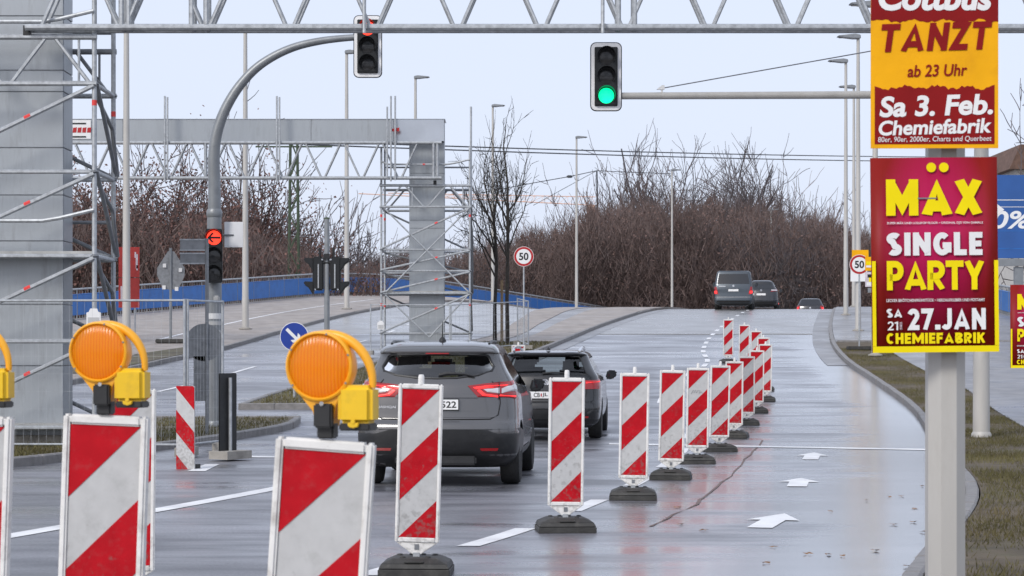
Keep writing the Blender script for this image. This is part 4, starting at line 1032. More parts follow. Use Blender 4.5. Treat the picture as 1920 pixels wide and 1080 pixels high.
# ------------------------------------------------------------------ road signs
def post_sign(name, label, cat, base, h, r=.03, m='galv'):
    t = thing(name, label, cat, base); MB().tube((0, 0, -.05), (0, 0, h), r, n=10).build('post', m, t); return t
def disc(t, z, r, face, rim=None, rimw=.0, name='sign_face', y=-.04):
    b = MB().lathe([(0, 0), (r, 0), (r, .012), (0, .012)], 32, (0, y, z), 'y'); o = b.build('sign_plate', rim or face, t)
    if rim: MB().lathe([(0, -.002), (r-rimw, -.002), (r-rimw, .001), (0, .001)], 32, (0, y-.001, z), 'y').build(name, face, o)
    return o
def speed_sign(label, px, cy, d, back_posters=False):
    base = on(px, d, .10); z = HC + (HOR - cy)*d/F - base.z
    t = post_sign('speed_limit_sign', label, 'road sign', base, z + .2, .026)
    o = disc(t, z, .315, 'sign_red', 'sign_white', .012); f = MB().lathe([(0, -.0055), (.235, -.0055), (.235, -.003), (0, -.003)], 32, (0, -.041, z), 'y').build('sign_centre', 'sign_white', o)
    ob('number', text_mesh('50', .30, .24, 'ink_black', .03), o, (0, -.0468, z))
    return t
speed_sign('round white 50 speed limit sign with red rim by the bare median trees', 982, 481, 65.5)
ts = speed_sign('round white 50 speed limit sign with red rim before poster covered lamp posts', 1611, 496, 66.0)
MB().box((0, 0, .06), (.75, .45, .12)).build('foot_plate', 'rubber', ts, bevel=.02)
base = on(552, 46.4, .10); t = post_sign('direction_sign', 'round blue keep right sign with white slanting arrow on the median nose', 'road sign', base, 1.25 + .35, .03)
z = HC + (HOR-631)*46.4/F - base.z
o = disc(t, z, .32, 'sign_blue', 'sign_white', .014)
b = MB(); rot = Matrix.Rotation(R(45), 3, 'Y')     # arrow pointing down to the right
shape = [(-.24, .035), (.06, .035), (.0, .115), (.075, .115), (.20, 0), (.075, -.115), (.0, -.115), (.06, -.035), (-.24, -.035)]
pl = [rot @ Vector((x, 0, zz)) for x, zz in shape]; b.prism([(v.x, v.z + z) for v in pl], -.0465, -.0435); b.build('arrow', 'sign_white', o)

# cluster of signs seen from behind on the island
base = on(388, 34.2, .10); t = post_sign('sign_post', 'grey post with direction boards and round sign seen from behind', 'road sign', base, HC+(HOR-447)*34.2/F - base.z, .03, 'galv_dark')
zr = lambda py: HC + (HOR - py) * 34.2 / F - base.z
for a, c in ((447, 470), (473, 495)):
    MB().box((-.225, .03, (zr(a)+zr(c))/2), (.44, .02, zr(a)-zr(c)-.01)).build('direction_board', 'galv_dark', t)
    for v in (a+2, c-1): MB().box((-.225, .015, zr(v)), (.45, .012, .022)).build('board_rail', 'galv', t)
MB().lathe([(0, 0), (.31, 0), (.31, .012), (0, .012)], 32, (-.05, .03, zr(642)), 'y').build('round_board', 'galv_dark', t)
MB().box((-.10, .04, zr(710)), (.25, .02, .74)).build('lower_board', 'galv_dark', t)
base = on(320, 69.6, .12); t = post_sign('sign_post', 'grey post with diamond board seen from behind on the left pavement', 'road sign', base, HC+(HOR-465)*69.6/F-base.z, .045, 'mast_grey')
zc = HC+(HOR-508)*69.6/F-base.z
MB().prism([(-.1, zc+.66), (.1, zc+.66), (.46, zc+.1), (.46, zc-.15), (.25, zc-.62), (-.25, zc-.62), (-.46, zc-.15), (-.46, zc+.1)], .03, .06).build('sign_back', 'galv_dark', t)
for dx, dz in ((-.2, .18), (.33, .03), (-.22, -.55), (.2, -.6)): MB().box((dx, -.005, zc+dz), (.11, .06, .13)).build('clip', 'sign_white', t)
MB().box((0, 0, .07), (.95, .5, .13)).build('foot_plate', 'rubber', t, bevel=.02)
# red banner boards beside the lamp post
base = on(242, 72, .12); t = thing('red_banner', 'tall red banner with worn white marks behind a pale lamp post', 'banner', base)
zr = lambda py: HC + (HOR - py) * 72 / F - base.z
for v0, v1 in ((463, 520), (521, 577)):
    MB().box((0, 0, (zr(v0)+zr(v1))/2), (.72, .03, zr(v0)-zr(v1)-.01)).build('banner_board', 'banner_red', t)
for x0, v, w, hh in ((.27, 490, .07, .5), (.22, 478, .05, .2), (-.26, 550, .06, .5), (.28, 502, .05, .18)): MB().box((x0, -.017, zr(v)), (w, .006, hh)).build('banner_mark', 'poster_lila', t)
MB().tube((-.2, .03, -.05), (-.2, .03, zr(463)), .03).tube((.2, .03, -.05), (.2, .03, zr(463)), .03).build('posts', 'galv', t)
# loose sign leaning at the end of the fence and a tall striped plate
base = on(432, 28.6, .02); t = thing('folded_sign', 'dark board on a tube seen edge on beside the fence end', 'sign board', base, R(56))
MB().box((0, .05, .62), (.36, .025, 1.12)).build('sign_back', 'black_plastic', t, bevel=.01)
MB().tube((0, 0, .03), (0, 0, 1.12), .024).build('tube', 'galv', t); MB().box((0, 0, .06), (.5, .34, .11)).build('foot', 'concrete', t)
BM2 = beacon_meshes(mirror=True)
base = G(348, 880); t = thing('guide_beacon', 'frameless red and white striped plate leaning on the site fence', 'beacon', base, R(-28))
bd = MB().box((0, .002, .53), (.285, .018, 1.06)).build('board', 'film_white', t)
full = [(0, 0), (.285, 0), (.285, 1.06), (0, 1.06)]
for a in (.02, .59, 1.16):
    pl = []
    for k in range(4):
        p_, q_ = full[k], full[(k+1) % 4]
    def cut(pl, val, keep):
        out = []
        for k in range(len(pl)):
            p_, q_ = pl[k], pl[(k+1) % len(pl)]; tp, tq = p_[0]+p_[1]-val, q_[0]+q_[1]-val
            if keep*tp >= 0: out.append(p_)
            if tp*tq < 0: u = tp/(tp-tq); out.append((p_[0]+(q_[0]-p_[0])*u, p_[1]+(q_[1]-p_[1])*u))
        return out
    pl = cut(cut(full, a, 1), a+.285, -1)
    if len(pl) > 2: MB().prism([(.1425 - x, 1.06 - zz) for x, zz in pl], -.0095, -.0075).build('stripe', 'film_red', bd, smooth=False)
MB().box((0, .10, .03), (.20, .16, .06)).build('foot', 'rubber', t)

# ------------------------------------------------------------------ street lamps
def lamp_post(label, px, d, top_y, side, posters=(), r0=.11, group='tall street lamps', pyramid=False):
    base = on(px, d, .12); h = HC + (HOR-top_y)*d/F - base.z
    t = thing('street_lamp', label, 'street lamp', base, 0, group)
    MB().path([(0, 0, -.1), (0, 0, 1.2), (0, 0, 1.25), (0, 0, h)], [r0, r0, r0*.95, r0*.55], 14).build('pole', 'pole_light', t)
    MB().lathe([(r0*2, 0), (r0*2, .04), (r0*1.05, .08)], 8).build('base_plate', 'concrete', t)
    hd = MB().prism([(side*-.08, h-.02), (side*-.08, h+.12), (side*.12, h+.16), (side*.75, h+.10), (side*.80, h+.05), (side*.2, h-.02)], -.16, .16).build('lamp_head', 'mast_grey', t, bevel=.02)
    MB().box((side*.46, 0, h+.028), (.5, .22, .02)).build('lamp_glass', 'lens_dark', hd)
    return t
for px, d, ty, lab in ((237, 62.5, -60, 'street lamp post standing before the red banner'), (460, 79, 56, 'street lamp post left of the lattice mast'), (650, 98.5, 100, 'street lamp behind the post with two signal heads'),
                       (779, 116, 147, 'street lamp rising behind the gantry column'), (924, 134, 200, 'street lamp behind the young median trees'), (1081, 152, 259, 'street lamp by the crest left of the big bare tree'),
                       (1260, 180, 320, 'street lamp before the big bare tree'), (1446, 214, 394, 'street lamp behind the black crossover')):
    lamp_post(lab, px, d, ty, 1, r0=.13 if px < 800 else .12)
lp4 = lamp_post('street lamp hidden behind the party posters', 1641, S_(58.5), 12, -1)
lp1 = lamp_post('street lamp carrying orange and white posters', 1609, S_(72.5), 72, -1)
lamp_post('street lamp with wide foot at the crest kerb', 1586, S_(85.5), 117, -1)
lamp_post('street lamp farthest along the right pavement', 1601, S_(101), 165, -1)
def small_poster(t, x, z0, z1, w, m, bars=(), y=-.16):
    pb = MB().box((x, y, (z0+z1)/2), (w, .012, z1-z0)).build('poster', m, t)
    for (dx, dz, bw, bh, bmn) in bars: MB().box((x+dx, y-.008, (z0+z1)/2+dz), (bw, .004, bh)).build('poster_print', bmn, pb)
zz = lambda t, py: HC + (HOR-py)*t.location.y/F - t.location.z
small_poster(lp1, .05, zz(lp1, 500), zz(lp1, 469), .62, 'poster_orange'); small_poster(lp1, .0, zz(lp1, 528), zz(lp1, 502), .62, 'poster_white')
small_poster(lp4, 0, zz(lp4, 508), zz(lp4, 482), .66, 'poster_orange', [(-.1, .02, .4, .1, 'poster_yellow'), (-.05, -.08, .5, .06, 'poster_white')])
small_poster(lp4, 0, zz(lp4, 538), zz(lp4, 510), .66, 'poster_lila', [(-.12, .0, .2, .16, 'poster_yellow'), (-.2, .1, .12, .1, 'ink_black'), (-.14, -.14, .3, .1, 'poster_white')])
small_poster(lp4, 0, zz(lp4, 549), zz(lp4, 540), .5, 'mast_grey')

# ------------------------------------------------------------------ vehicles (local: rear at y = 0, nose towards +Y)
class Body:
    def __init__(s, rows):      # rows: z, y_rear, y_front, half_width, rear corner radius, front corner radius, rear bow
        s.r = np.array(rows, float)
    def at(s, z):
        r = s.r; z = min(max(z, r[0, 0]), r[-1, 0])
        return [float(np.interp(z, r[:, 0], r[:, k])) for k in range(1, 7)]
    def half(s, z, inset=0.0):
        yr, yf, hw, rr, rf, bow = s.at(z); yr += inset; yf -= inset; hw -= inset
        rr = min(rr, hw*.95); rf = min(rf, hw*.9); P = []
        for k in range(8): x = (hw-rr)*k/8; P.append([x, yr])
        for k in range(8): a = math.pi/2*k/8; P.append([hw-rr+rr*math.sin(a), yr+rr-rr*math.cos(a)])
        for k in range(12): P.append([hw, yr+rr+(yf-rf-yr-rr)*k/12])
        for k in range(8): a = math.pi/2*k/8; P.append([hw-rf+rf*math.cos(a), yf-rf+rf*math.sin(a)])
        for k in range(7): P.append([(hw-rf)*(1-k/6), yf])
        L = yf - yr
        for p in P:
            t = (p[1]-yr)/L; fx = p[0]/hw
            if t < .3: p[1] += bow*fx*fx*(1-t/.3)
            if t > .75: p[1] -= bow*1.8*fx*fx*((t-.75)/.25)
            p[0] *= 1 - .05*max(0, (t-.6)/.4)**2 - .02*max(0, (.25-t)/.25)**2
        return P
    def pt(s, u, z, off=0.0):
        """point at arc length u from the rear centre line (negative = left side)"""
        P = s.half(z); a = abs(u); sg = 1 if u >= 0 else -1; acc = 0
        for i in range(len(P)-1):
            dx, dy = P[i+1][0]-P[i][0], P[i+1][1]-P[i][1]; l = math.hypot(dx, dy)
            if acc + l >= a or i == len(P)-2:
                t = (a-acc)/max(l, 1e-9); x, y = P[i][0]+dx*t, P[i][1]+dy*t; nx, ny = dy/max(l, 1e-9), -dx/max(l, 1e-9); break
            acc += l
        return Vector((sg*(x+nx*off), y+ny*off, z))
    def solid(s, zs, inset=0.0, dome=.02):
        b = MB(); n = None
        for z in zs:
            P = s.half(z, inset); ring = [(x, y, z) for x, y in P] + [(-x, y, z) for x, y in reversed(P[1:-1])]
            n = len(ring); b.v += ring
        for j in range(len(zs)-1):
            for i in range(n): b.f.append((j*n+i, j*n+(i+1) % n, (j+1)*n+(i+1) % n, (j+1)*n+i))
        b.f.append(tuple(range(n)))
        o = (len(zs)-1)*n; c = np.mean(np.array(b.v[o:o+n]), 0); i1 = len(b.v)
        b.v += [tuple(c + (np.array(v)-c)*.55 + [0, 0, dome*.7]) for v in b.v[o:o+n]]; b.v.append(tuple(c + [0, 0, dome]))
        for i in range(n):
            b.f.append((o+i, o+(i+1) % n, i1+(i+1) % n, i1+i)); b.f.append((i1+i, i1+(i+1) % n, i1+n))
        return b
    def patch(s, poly, off=.004, nr=10, nc=10, thick=0.0):
        """skin-hugging panel bounded by a polygon in (u, z)"""
        zmin, zmax = min(p[1] for p in poly), max(p[1] for p in poly); b = MB(); rows = 0
        for j in range(nr+1):
            z = zmin + (zmax-zmin)*j/nr; zz = min(max(z, zmin+1e-4), zmax-1e-4); xs = []
            for k in range(len(poly)):
                p, q = poly[k], poly[(k+1) % len(poly)]
                if (p[1]-zz)*(q[1]-zz) < 0: xs.append(p[0]+(q[0]-p[0])*(zz-p[1])/(q[1]-p[1]))
            if len(xs) < 2: continue
            a, c = min(xs), max(xs)
            for k in range(nc+1): b.v.append(tuple(s.pt(a+(c-a)*k/nc, z, off)))
            rows += 1
        w = nc+1
        for j in range(rows-1):
            for k in range(nc): b.f.append((j*w+k, j*w+k+1, (j+1)*w+k+1, (j+1)*w+k))
        return b
def bool_cut(o, cutters):
    for b, mname in cutters:
        me = b.mesh('cutter', mname, smooth=False); c = bpy.data.objects.new('cutter', me); C.objects.link(c)
        md = o.modifiers.new('cut', 'BOOLEAN'); md.operation = 'DIFFERENCE'; md.object = c; md.solver = 'EXACT'
        try: md.material_mode = 'TRANSFER'
        except Exception: pass
        bpy.context.view_layer.update()
        me2 = bpy.data.meshes.new_from_object(o.evaluated_get(bpy.context.evaluated_depsgraph_get()))
        o.modifiers.clear(); old = o.data; o.data = me2; bpy.data.meshes.remove(old)
        bpy.data.objects.remove(c); bpy.data.meshes.remove(me)
    o.data.set_sharp_from_angle(angle=R(40))
def tyre_mesh():
    r, w = .335, .225
    return MB().lathe([(.20, -w/2+.01), (.27, -w/2), (.315, -w/2+.008), (r, -w/2+.04), (r, w/2-.04), (.315, w/2-.008), (.27, w/2), (.20, w/2-.01)], 36, axis='x').mesh('tyre', 'tyre', smooth=40)
def rim_mesh():
    b = MB().lathe([(.05, -.09), (.19, -.085), (.205, -.10), (.205, .10), (.19, .085), (.05, .09)], 28, axis='x'); return b.mesh('rim', 'rim', smooth=40)
TY, RM = tyre_mesh(), rim_mesh()
def wheel(t, x, y, z, sc=1.0):
    w = ob('wheel', TY, t, (x, y, z)); w.scale = (1, sc, sc); ob('rim', RM, w); return w
def mirror_wing(t, sx, y, z, m, hw, w=.20, h=.15):
    b = MB().prism([(sx*(hw+.02), z-.03), (sx*(hw+.06), z+h*.75), (sx*(hw+w), z+h*.7), (sx*(hw+w+.02), z+h*.3), (sx*(hw+w-.02), z-.03), (sx*(hw+.08), z-.06)], y-.02, y+.10)
    o = b.build('wing_mirror', m, t, bevel=.02, seg=2)
    MB().prism([(sx*(hw+.06), z), (sx*(hw+.075), z+h*.62), (sx*(hw+w-.015), z+h*.58), (sx*(hw+w-.02), z+.0)], y-.026, y-.021).build('mirror_glass', 'car_glass_far', o)
    return o
def plate(body, t, zc, w=.50, h=.11, chars=(), off=.02, xoff=0):
    y = body.pt(0, zc).y - off
    p = MB().box((xoff, y, zc), (w+.02, .015, h+.02)).build('number_plate', 'black_plastic', t)
    MB().box((xoff, y-.009, zc), (w, .004, h)).build('plate_face', 'sign_white', p)
    for s, x, cw in chars: ob('plate_text', text_mesh(s, cw, h*.66, 'ink_black', .02), p, (xoff+x, y-.0115, zc))
    return p
def seat(t, x, y, z, w=.48, h=.62, head=True):
    b = MB().box((x, y, z+h/2), (w, .16, h), Matrix.Rotation(R(-12), 3, 'X')); o = b.build('seat', 'seat_cloth', t, bevel=.05, seg=2)
    if head: MB().box((x, y-.11, z+h+.14), (.27, .10, .19)).build('headrest', 'seat_cloth', o, bevel=.035, seg=2)
def lin(a, b, n): return [a+(b-a)*k/(n-1) for k in range(n)]

def suv():
    B = Body([  # z, yr, yf, hw, rr, rf, bow
        (.21, .30, 4.10, .74, .22, .4, .08), (.27, .16, 4.22, .83, .22, .45, .08), (.36, .07, 4.30, .885, .24, .45, .09), (.50, .015, 4.36, .903, .25, .45, .10),
        (.64, .00, 4.37, .903, .25, .45, .10), (.705, .02, 4.36, .90, .25, .45, .10), (.745, .065, 4.34, .898, .25, .45, .10), (.80, .075, 4.30, .895, .25, .45, .10),
        (.92, .09, 4.22, .890, .26, .45, .10), (.98, .10, 4.05, .885, .26, .5, .10), (1.04, .11, 3.35, .878, .26, .5, .10), (1.12, .13, 3.16, .855, .26, .4, .10),
        (1.20, .18, 2.98, .815, .24, .35, .10), (1.28, .235, 2.80, .765, .22, .3, .09), (1.36, .29, 2.62, .725, .20, .3, .09), (1.44, .345, 2.44, .69, .18, .28, .08), (1.472, .35, 2.36, .68, .17, .26, .07),
        (1.487, .25, 2.31, .675, .16, .26, .06), (1.50, .245, 2.28, .67, .16, .26, .06), (1.53, .285, 2.2, .655, .17, .26, .06), (1.56, .355, 2.1, .625, .18, .26, .06), (1.59, .49, 1.98, .57, .2, .25, .05), (1.612, .74, 1.85, .47, .2, .25, .05)])
    d = 22.9; t = thing('parked_suv', 'dark grey compact SUV with red tail lights beside the guide beacons', 'car')
    t.name = 'grey_suv'
    zs = [.21, .24, .27, .31, .36, .43, .50, .57, .64, .675, .705, .725, .745, .77, .80, .86, .92, .95, .98, 1.01, 1.04, 1.08, 1.12, 1.16, 1.20, 1.24, 1.28, 1.32, 1.36, 1.40, 1.44, 1.458, 1.472, 1.48, 1.487, 1.494, 1.50, 1.515, 1.53, 1.545, 1.56, 1.575, 1.59, 1.602, 1.612]
    body = B.solid(zs, dome=.02).build('body', 'paint_grey', t, smooth=40)
    cut = []
    cab = B.solid(lin(.80, 1.47, 12), inset=.055, dome=.005)
    cut.append((cab, 'underbody'))
    rw = [(-.60, 1.285), (-.45, 1.235), (-.22, 1.205), (0, 1.20), (.22, 1.205), (.45, 1.235), (.60, 1.285), (.625, 1.33), (.555, 1.445), (.51, 1.466), (-.51, 1.466), (-.555, 1.445), (-.625, 1.33)]
    cut.append((MB().prism(rw, -.5, .75), 'black_plastic'))
    cut.append((MB().prism([(-.60, 1.10), (.60, 1.10), (.50, 1.47), (-.50, 1.47)], 2.0, 3.6), 'black_plastic'))
    sw = [(.62, 1.21), (1.05, 1.13), (2.5, 1.08), (2.75, 1.09), (2.20, 1.45), (1.5, 1.485), (.95, 1.45), (.66, 1.34)]
    cut.append((MB().prism(sw, -1.2, 1.2, 'x'), 'black_plastic'))
    for y in (.83, 3.48): cut.append((MB().lathe([(.395, -1.2), (.395, 1.2)], 32, (0, y, .335), 'x'), 'underbody'))
    bool_cut(body, cut)
    hexr = [(p[0]*1.0, p[1]) for p in rw]
    def g(poly, nm='rear_window', m='car_glass', **k): return B.patch(poly, -.012, 12, 14).build(nm, m, t, smooth=True)
    g([(p[0]*1.03, p[1]) for p in rw])
    b = MB(); ring = [B.pt(p[0]*1.02, p[1], -.002) for p in rw]; b.path(ring, .014, 6, closed=True); b.build('window_seal', 'black_plastic', t)
    # dark lower bumper, silver lip above it
    B.patch([(-1.9, .215), (1.9, .215), (1.9, .60), (1.35, .645), (-1.35, .645), (-1.9, .60)], .007, 8, 40).build('lower_bumper', 'black_plastic', t, smooth=True)
    MB().box((0, .06, .30), (.9, .06, .10)).build('diffuser', 'black_plastic', t, bevel=.02)
    # hatch shut line
    line = [(-.60, 1.19), (-.70, 1.06), (-.715, .93), (-.69, .80), (-.60, .755), (0, .748), (.60, .755), (.69, .80), (.715, .93), (.70, 1.06), (.60, 1.19)]
    b = MB(); sm = []
    for i in range(len(line)-1):
        for k in range(6): u = k/6; sm.append((line[i][0]+(line[i+1][0]-line[i][0])*u, line[i][1]+(line[i+1][1]-line[i][1])*u))
    b.path([B.pt(u, z, .001) for u, z in sm], .006, 5); b.build('shut_line', 'underbody', t)
    hatch = B.patch([(-.66, .775), (.66, .775), (.69, .84), (.69, 1.04), (.62, 1.15), (-.62, 1.15), (-.69, 1.04), (-.69, .84)], .006, 14, 24).build('tailgate', 'paint_grey', t, smooth=True)
    B.patch([(-.44, .845), (.44, .845), (.38, .975), (-.38, .975)], .010, 6, 10).build('plate_recess', 'paint_grey', hatch, smooth=True)
    B.patch([(-.46, .99), (.46, .99), (.44, 1.02), (-.44, 1.02)], .022, 3, 12).build('plate_trim', 'paint_grey', hatch, smooth=True)
    plate(B, t, .915, chars=[('522', .145, .17)], off=.03)
    ob('model_badge', text_mesh('QASHQAI', .22, .032, 'chrome', .02), hatch, tuple(B.pt(-.555, .885, .012)), (0, 0, R(-6)))
    for sg in (-1, 1):
        lamp = [(sg*.345, 1.125), (sg*.47, .985), (sg*.95, .975), (sg*1.02, 1.05), (sg*1.08, 1.15), (sg*1.0, 1.185), (sg*.70, 1.165)]
        tl = B.patch(lamp, .014, 10, 22).build('tail_light', 'tail_red', t, smooth=True)
        B.patch([(sg*.40, 1.108), (sg*.66, 1.135), (sg*.95, 1.165), (sg*.95, 1.145), (sg*.66, 1.108), (sg*.44, 1.085)], .020, 4, 16).build('light_bar', 'tail_lit', tl, smooth=True)
        B.patch([(sg*.44, 1.08), (sg*.53, 1.0), (sg*.68, .995), (sg*.68, 1.015), (sg*.555, 1.022), (sg*.475, 1.085)], .020, 5, 8).build('light_bar', 'tail_lit', tl, smooth=True)
        B.patch([(sg*.70, 1.0), (sg*.93, .995), (sg*.95, 1.015), (sg*.70, 1.022)], .020, 2, 8).build('light_bar', 'tail_lit', tl, smooth=True)
        B.patch([(sg*.52, 1.085), (sg*.585, 1.04), (sg*.70, 1.038), (sg*.70, 1.10)], .021, 4, 8).build('reversing_lens', 'tail_clear', tl, smooth=True)
        B.patch([(sg*.72, 1.04), (sg*.98, 1.045), (sg*1.04, 1.12), (sg*.96, 1.14), (sg*.72, 1.105)], .021, 4, 8).build('indicator_lens', 'tail_clear', tl, smooth=True)
        MB().path([B.pt(sg*.69, z, .022) for z in lin(.97, 1.165, 6)], .004, 4).build('lamp_joint', 'underbody', tl)
        B.patch([(sg*.50, .405), (sg*.68, .405), (sg*.69, .435), (sg*.49, .435)], .013, 2, 6).build('reflector', 'tail_red', t)
        wheel(t, sg*.785, .83, .335, 1.0); wheel(t, sg*.785, 3.48, .335, 1.0)
        mirror_wing(t, sg, 2.62, 1.06, 'black_plastic', .87)
        ou = [(sg*(1.30), 1.235)]
        b = MB(); sidep = [Vector((sg*(B.half(z)[16][0]), y, z)) for y, z in sw]
        # side glass hugging the flank
        vs = []
        for y, z in sw:
            P = B.half(z, .012); xs = np.interp(y, [p[1] for p in P[14:30]], [p[0] for p in P[14:30]]); vs.append((sg*xs, y, z))
        b.add(vs, [tuple(range(len(vs)))]); b.build('side_window', 'car_glass_side', t)
        b = MB(); b.path([(sg*.55, .62, 1.585), (sg*.56, .9, 1.615), (sg*.55, 1.7, 1.615), (sg*.52, 1.9, 1.59)], .016, 6); b.build('roof_rail', 'black_plastic', t)
        B.patch([(sg*1.25, .30), (sg*3.4, .30), (sg*3.4, .40), (sg*1.25, .40)], .006, 2, 12).build('side_sill', 'black_plastic', t)
    b = MB(); b.path([B.pt(.02, 1.235, .02), B.pt(.12, 1.255, .025), B.pt(.30, 1.250, .025), B.pt(.42, 1.225, .022)], [.022, .026, .014, .010], 6); b.build('wiper', 'black_plastic', t)
    MB().box((0, .268, 1.478), (.26, .03, .014)).build('brake_light', 'tail_red', t)
    ant = MB().lathe([(.045, 0), (.03, .03), (.008, .05), (.004, .21), (.003, .22)], 10, (0, .85, 1.62)); ant.build('aerial', 'black_plastic', t)
    seat(t, -.38, 1.05, .72, .54, .52); seat(t, .38, 1.05, .72, .54, .52); seat(t, 0, 1.08, .72, .4, .46)
    seat(t, -.37, 1.95, .62, .52, .68); seat(t, .37, 1.95, .62, .52, .68)
    MB().box((0, 2.85, 1.0), (1.3, .35, .16)).build('dashboard', 'seat_cloth', t)
    b = MB().box((0, 2.3, .42), (1.3, 3.4, .2)); b.build('underfloor', 'underbody', t)
    t.location = (-.845, 22.85, 0); t.rotation_euler = (0, 0, R(-3.6))
    return t
suv()

def estate():
    B = Body([
        (.20, .26, 4.25, .72, .2, .4, .07), (.26, .14, 4.4, .82, .22, .4, .07), (.36, .05, 4.5, .88, .22, .4, .08), (.50, .00, 4.55, .895, .22, .42, .08), (.60, .02, 4.55, .895, .22, .42, .08),
        (.66, .06, 4.5, .893, .22, .42, .08), (.80, .08, 4.4, .89, .22, .45, .08), (.90, .10, 4.15, .885, .22, .5, .08), (.96, .12, 3.5, .875, .22, .5, .08), (1.04, .15, 3.35, .85, .2, .4, .08),
        (1.12, .20, 3.15, .80, .18, .35, .07), (1.22, .28, 2.9, .745, .17, .3, .07), (1.32, .36, 2.68, .70, .16, .28, .06), (1.38, .40, 2.54, .675, .15, .26, .06), (1.405, .34, 2.46, .655, .14, .26, .05), (1.43, .36, 2.34, .61, .14, .25, .05), (1.45, .5, 2.15, .53, .14, .25, .04)])
    t = thing('dark_estate', 'black estate car with silver roof rails ahead of the grey SUV', 'car')
    zs = sorted(set([.20, .23, .26, .31, .36, .43, .50, .55, .60, .63, .66, .73, .80, .85, .90, .93, .96, 1.0, 1.04, 1.08, 1.12, 1.17, 1.22, 1.27, 1.32, 1.35, 1.38, 1.393, 1.405, 1.418, 1.43, 1.44, 1.45]))
    body = B.solid(zs, dome=.018).build('body', 'paint_dark', t, smooth=40)
    rw = [(-.66, 1.075), (.66, 1.075), (.60, 1.22), (.545, 1.345), (.52, 1.365), (-.52, 1.365), (-.545, 1.345), (-.60, 1.22)]
    sw = [(.5, 1.10), (2.75, 1.02), (3.0, 1.03), (2.4, 1.33), (1.6, 1.37), (.75, 1.33)]
    cut = [(B.solid(lin(.75, 1.38, 12), inset=.055, dome=.005), 'underbody'), (MB().prism(rw, -.5, .8), 'black_plastic'),
           (MB().prism([(-.62, 1.02), (.62, 1.02), (.52, 1.36), (-.52, 1.36)], 2.2, 4.0), 'black_plastic'), (MB().prism(sw, -1.2, 1.2, 'x'), 'black_plastic')]
    for y in (.95, 3.6): cut.append((MB().lathe([(.37, -1.2), (.37, 1.2)], 32, (0, y, .315), 'x'), 'underbody'))
    bool_cut(body, cut)
    B.patch([(p[0]*1.04, p[1]) for p in rw], -.01, 10, 14).build('rear_window', 'car_glass', t, smooth=True)
    b = MB(); b.path([B.pt(p[0]*1.02, p[1], 0) for p in rw], .012, 6, closed=True); b.build('window_seal', 'black_plastic', t)
    hatch = B.patch([(-.62, .64), (.62, .64), (.66, .78), (.64, 1.03), (-.64, 1.03), (-.66, .78)], .005, 12, 20).build('tailgate', 'paint_dark', t, smooth=True)
    b = MB(); sm = [(-.66, 1.05), (-.675, .78), (-.63, .63), (.63, .63), (.675, .78), (.66, 1.05)]; pts = []
    for i in range(len(sm)-1):
        for k in range(8): u = k/8; pts.append((sm[i][0]+(sm[i+1][0]-sm[i][0])*u, sm[i][1]+(sm[i+1][1]-sm[i][1])*u))
    b.path([B.pt(u, z, .001) for u, z in pts], .006, 5); b.build('shut_line', 'underbody', t)
    # round emblem: ring, V over W
    e = B.pt(0, .945, .012); em = MB().lathe([(.046, -.004), (.058, -.006), (.058, .004), (.046, .004)], 24, tuple(e), 'y').build('emblem', 'chrome', hatch)
    MB().lathe([(0, -.002), (.046, -.002), (.046, .002), (0, .002)], 24, tuple(e), 'y').build('emblem_disc', 'black_plastic', em)
    for pts in ([(-.022, .040), (-.004, .006), (.004, .006), (.022, .040)], [(-.041, .018), (-.016, -.036), (0, -.004), (.016, -.036), (.041, .018)]):
        MB().path([(e.x+x, e.y-.006, e.z+z) for x, z in pts], .0055, 5).build('emblem_stroke', 'chrome', em)
    plate(B, t, .745, chars=[('CB', -.135, .10), ('JL', .0, .09)], off=.018)
    MB().box((-.062, B.pt(0, .745).y-.033, .745), (.018, .004, .05)).build('plate_seal', 'sign_red', t)
    for sg in (-1, 1):
        tl = B.patch([(sg*.60, .84), (sg*.98, .84), (sg*1.06, .93), (sg*1.02, 1.0), (sg*.62, .985)], .012, 8, 16).build('tail_light', 'tail_red', t, smooth=True)
        B.patch([(sg*.66, .935), (sg*.96, .94), (sg*.96, .97), (sg*.66, .965)], .018, 2, 10).build('light_bar', 'tail_lit', tl, smooth=True)
        B.patch([(sg*.52, .37), (sg*.70, .37), (sg*.70, .40), (sg*.52, .40)], .010, 2, 6).build('reflector', 'tail_red', t)
        wheel(t, sg*.78, .95, .315, .94); wheel(t, sg*.78, 3.6, .315, .94)
        mirror_wing(t, sg, 2.85, .99, 'paint_dark', .86, .21, .15)
        vs = []
        for y, z in sw:
            P = B.half(z, .012); vs.append((sg*float(np.interp(y, [p[1] for p in P[14:30]], [p[0] for p in P[14:30]])), y, z))
        MB().add(vs, [tuple(range(len(vs)))]).build('side_window', 'car_glass_side', t)
        MB().path([(sg*.53, .42, 1.45), (sg*.555, .55, 1.495), (sg*.56, 1.2, 1.51), (sg*.55, 2.0, 1.50), (sg*.54, 2.25, 1.455)], .020, 8).build('roof_rail', 'chrome', t)
    MB().path([B.pt(-.05, 1.09, .02), B.pt(.1, 1.105, .022), B.pt(.4, 1.10, .02)], [.018, .018, .008], 6).build('wiper', 'black_plastic', t)
    MB().lathe([(.04, 0), (.025, .03), (.006, .055), (.004, .06)], 10, (.02, .6, 1.462)).build('aerial', 'black_plastic', t)
    B.patch([(-1.2, .205), (1.2, .205), (1.2, .34), (-1.2, .34)], .006, 4, 24).build('lower_bumper', 'black_plastic', t, smooth=True)
    seat(t, -.37, 1.15, .62, .5, .46); seat(t, .37, 1.15, .62, .5, .46); seat(t, -.36, 2.05, .55, .48, .62); seat(t, .36, 2.05, .55, .48, .62)
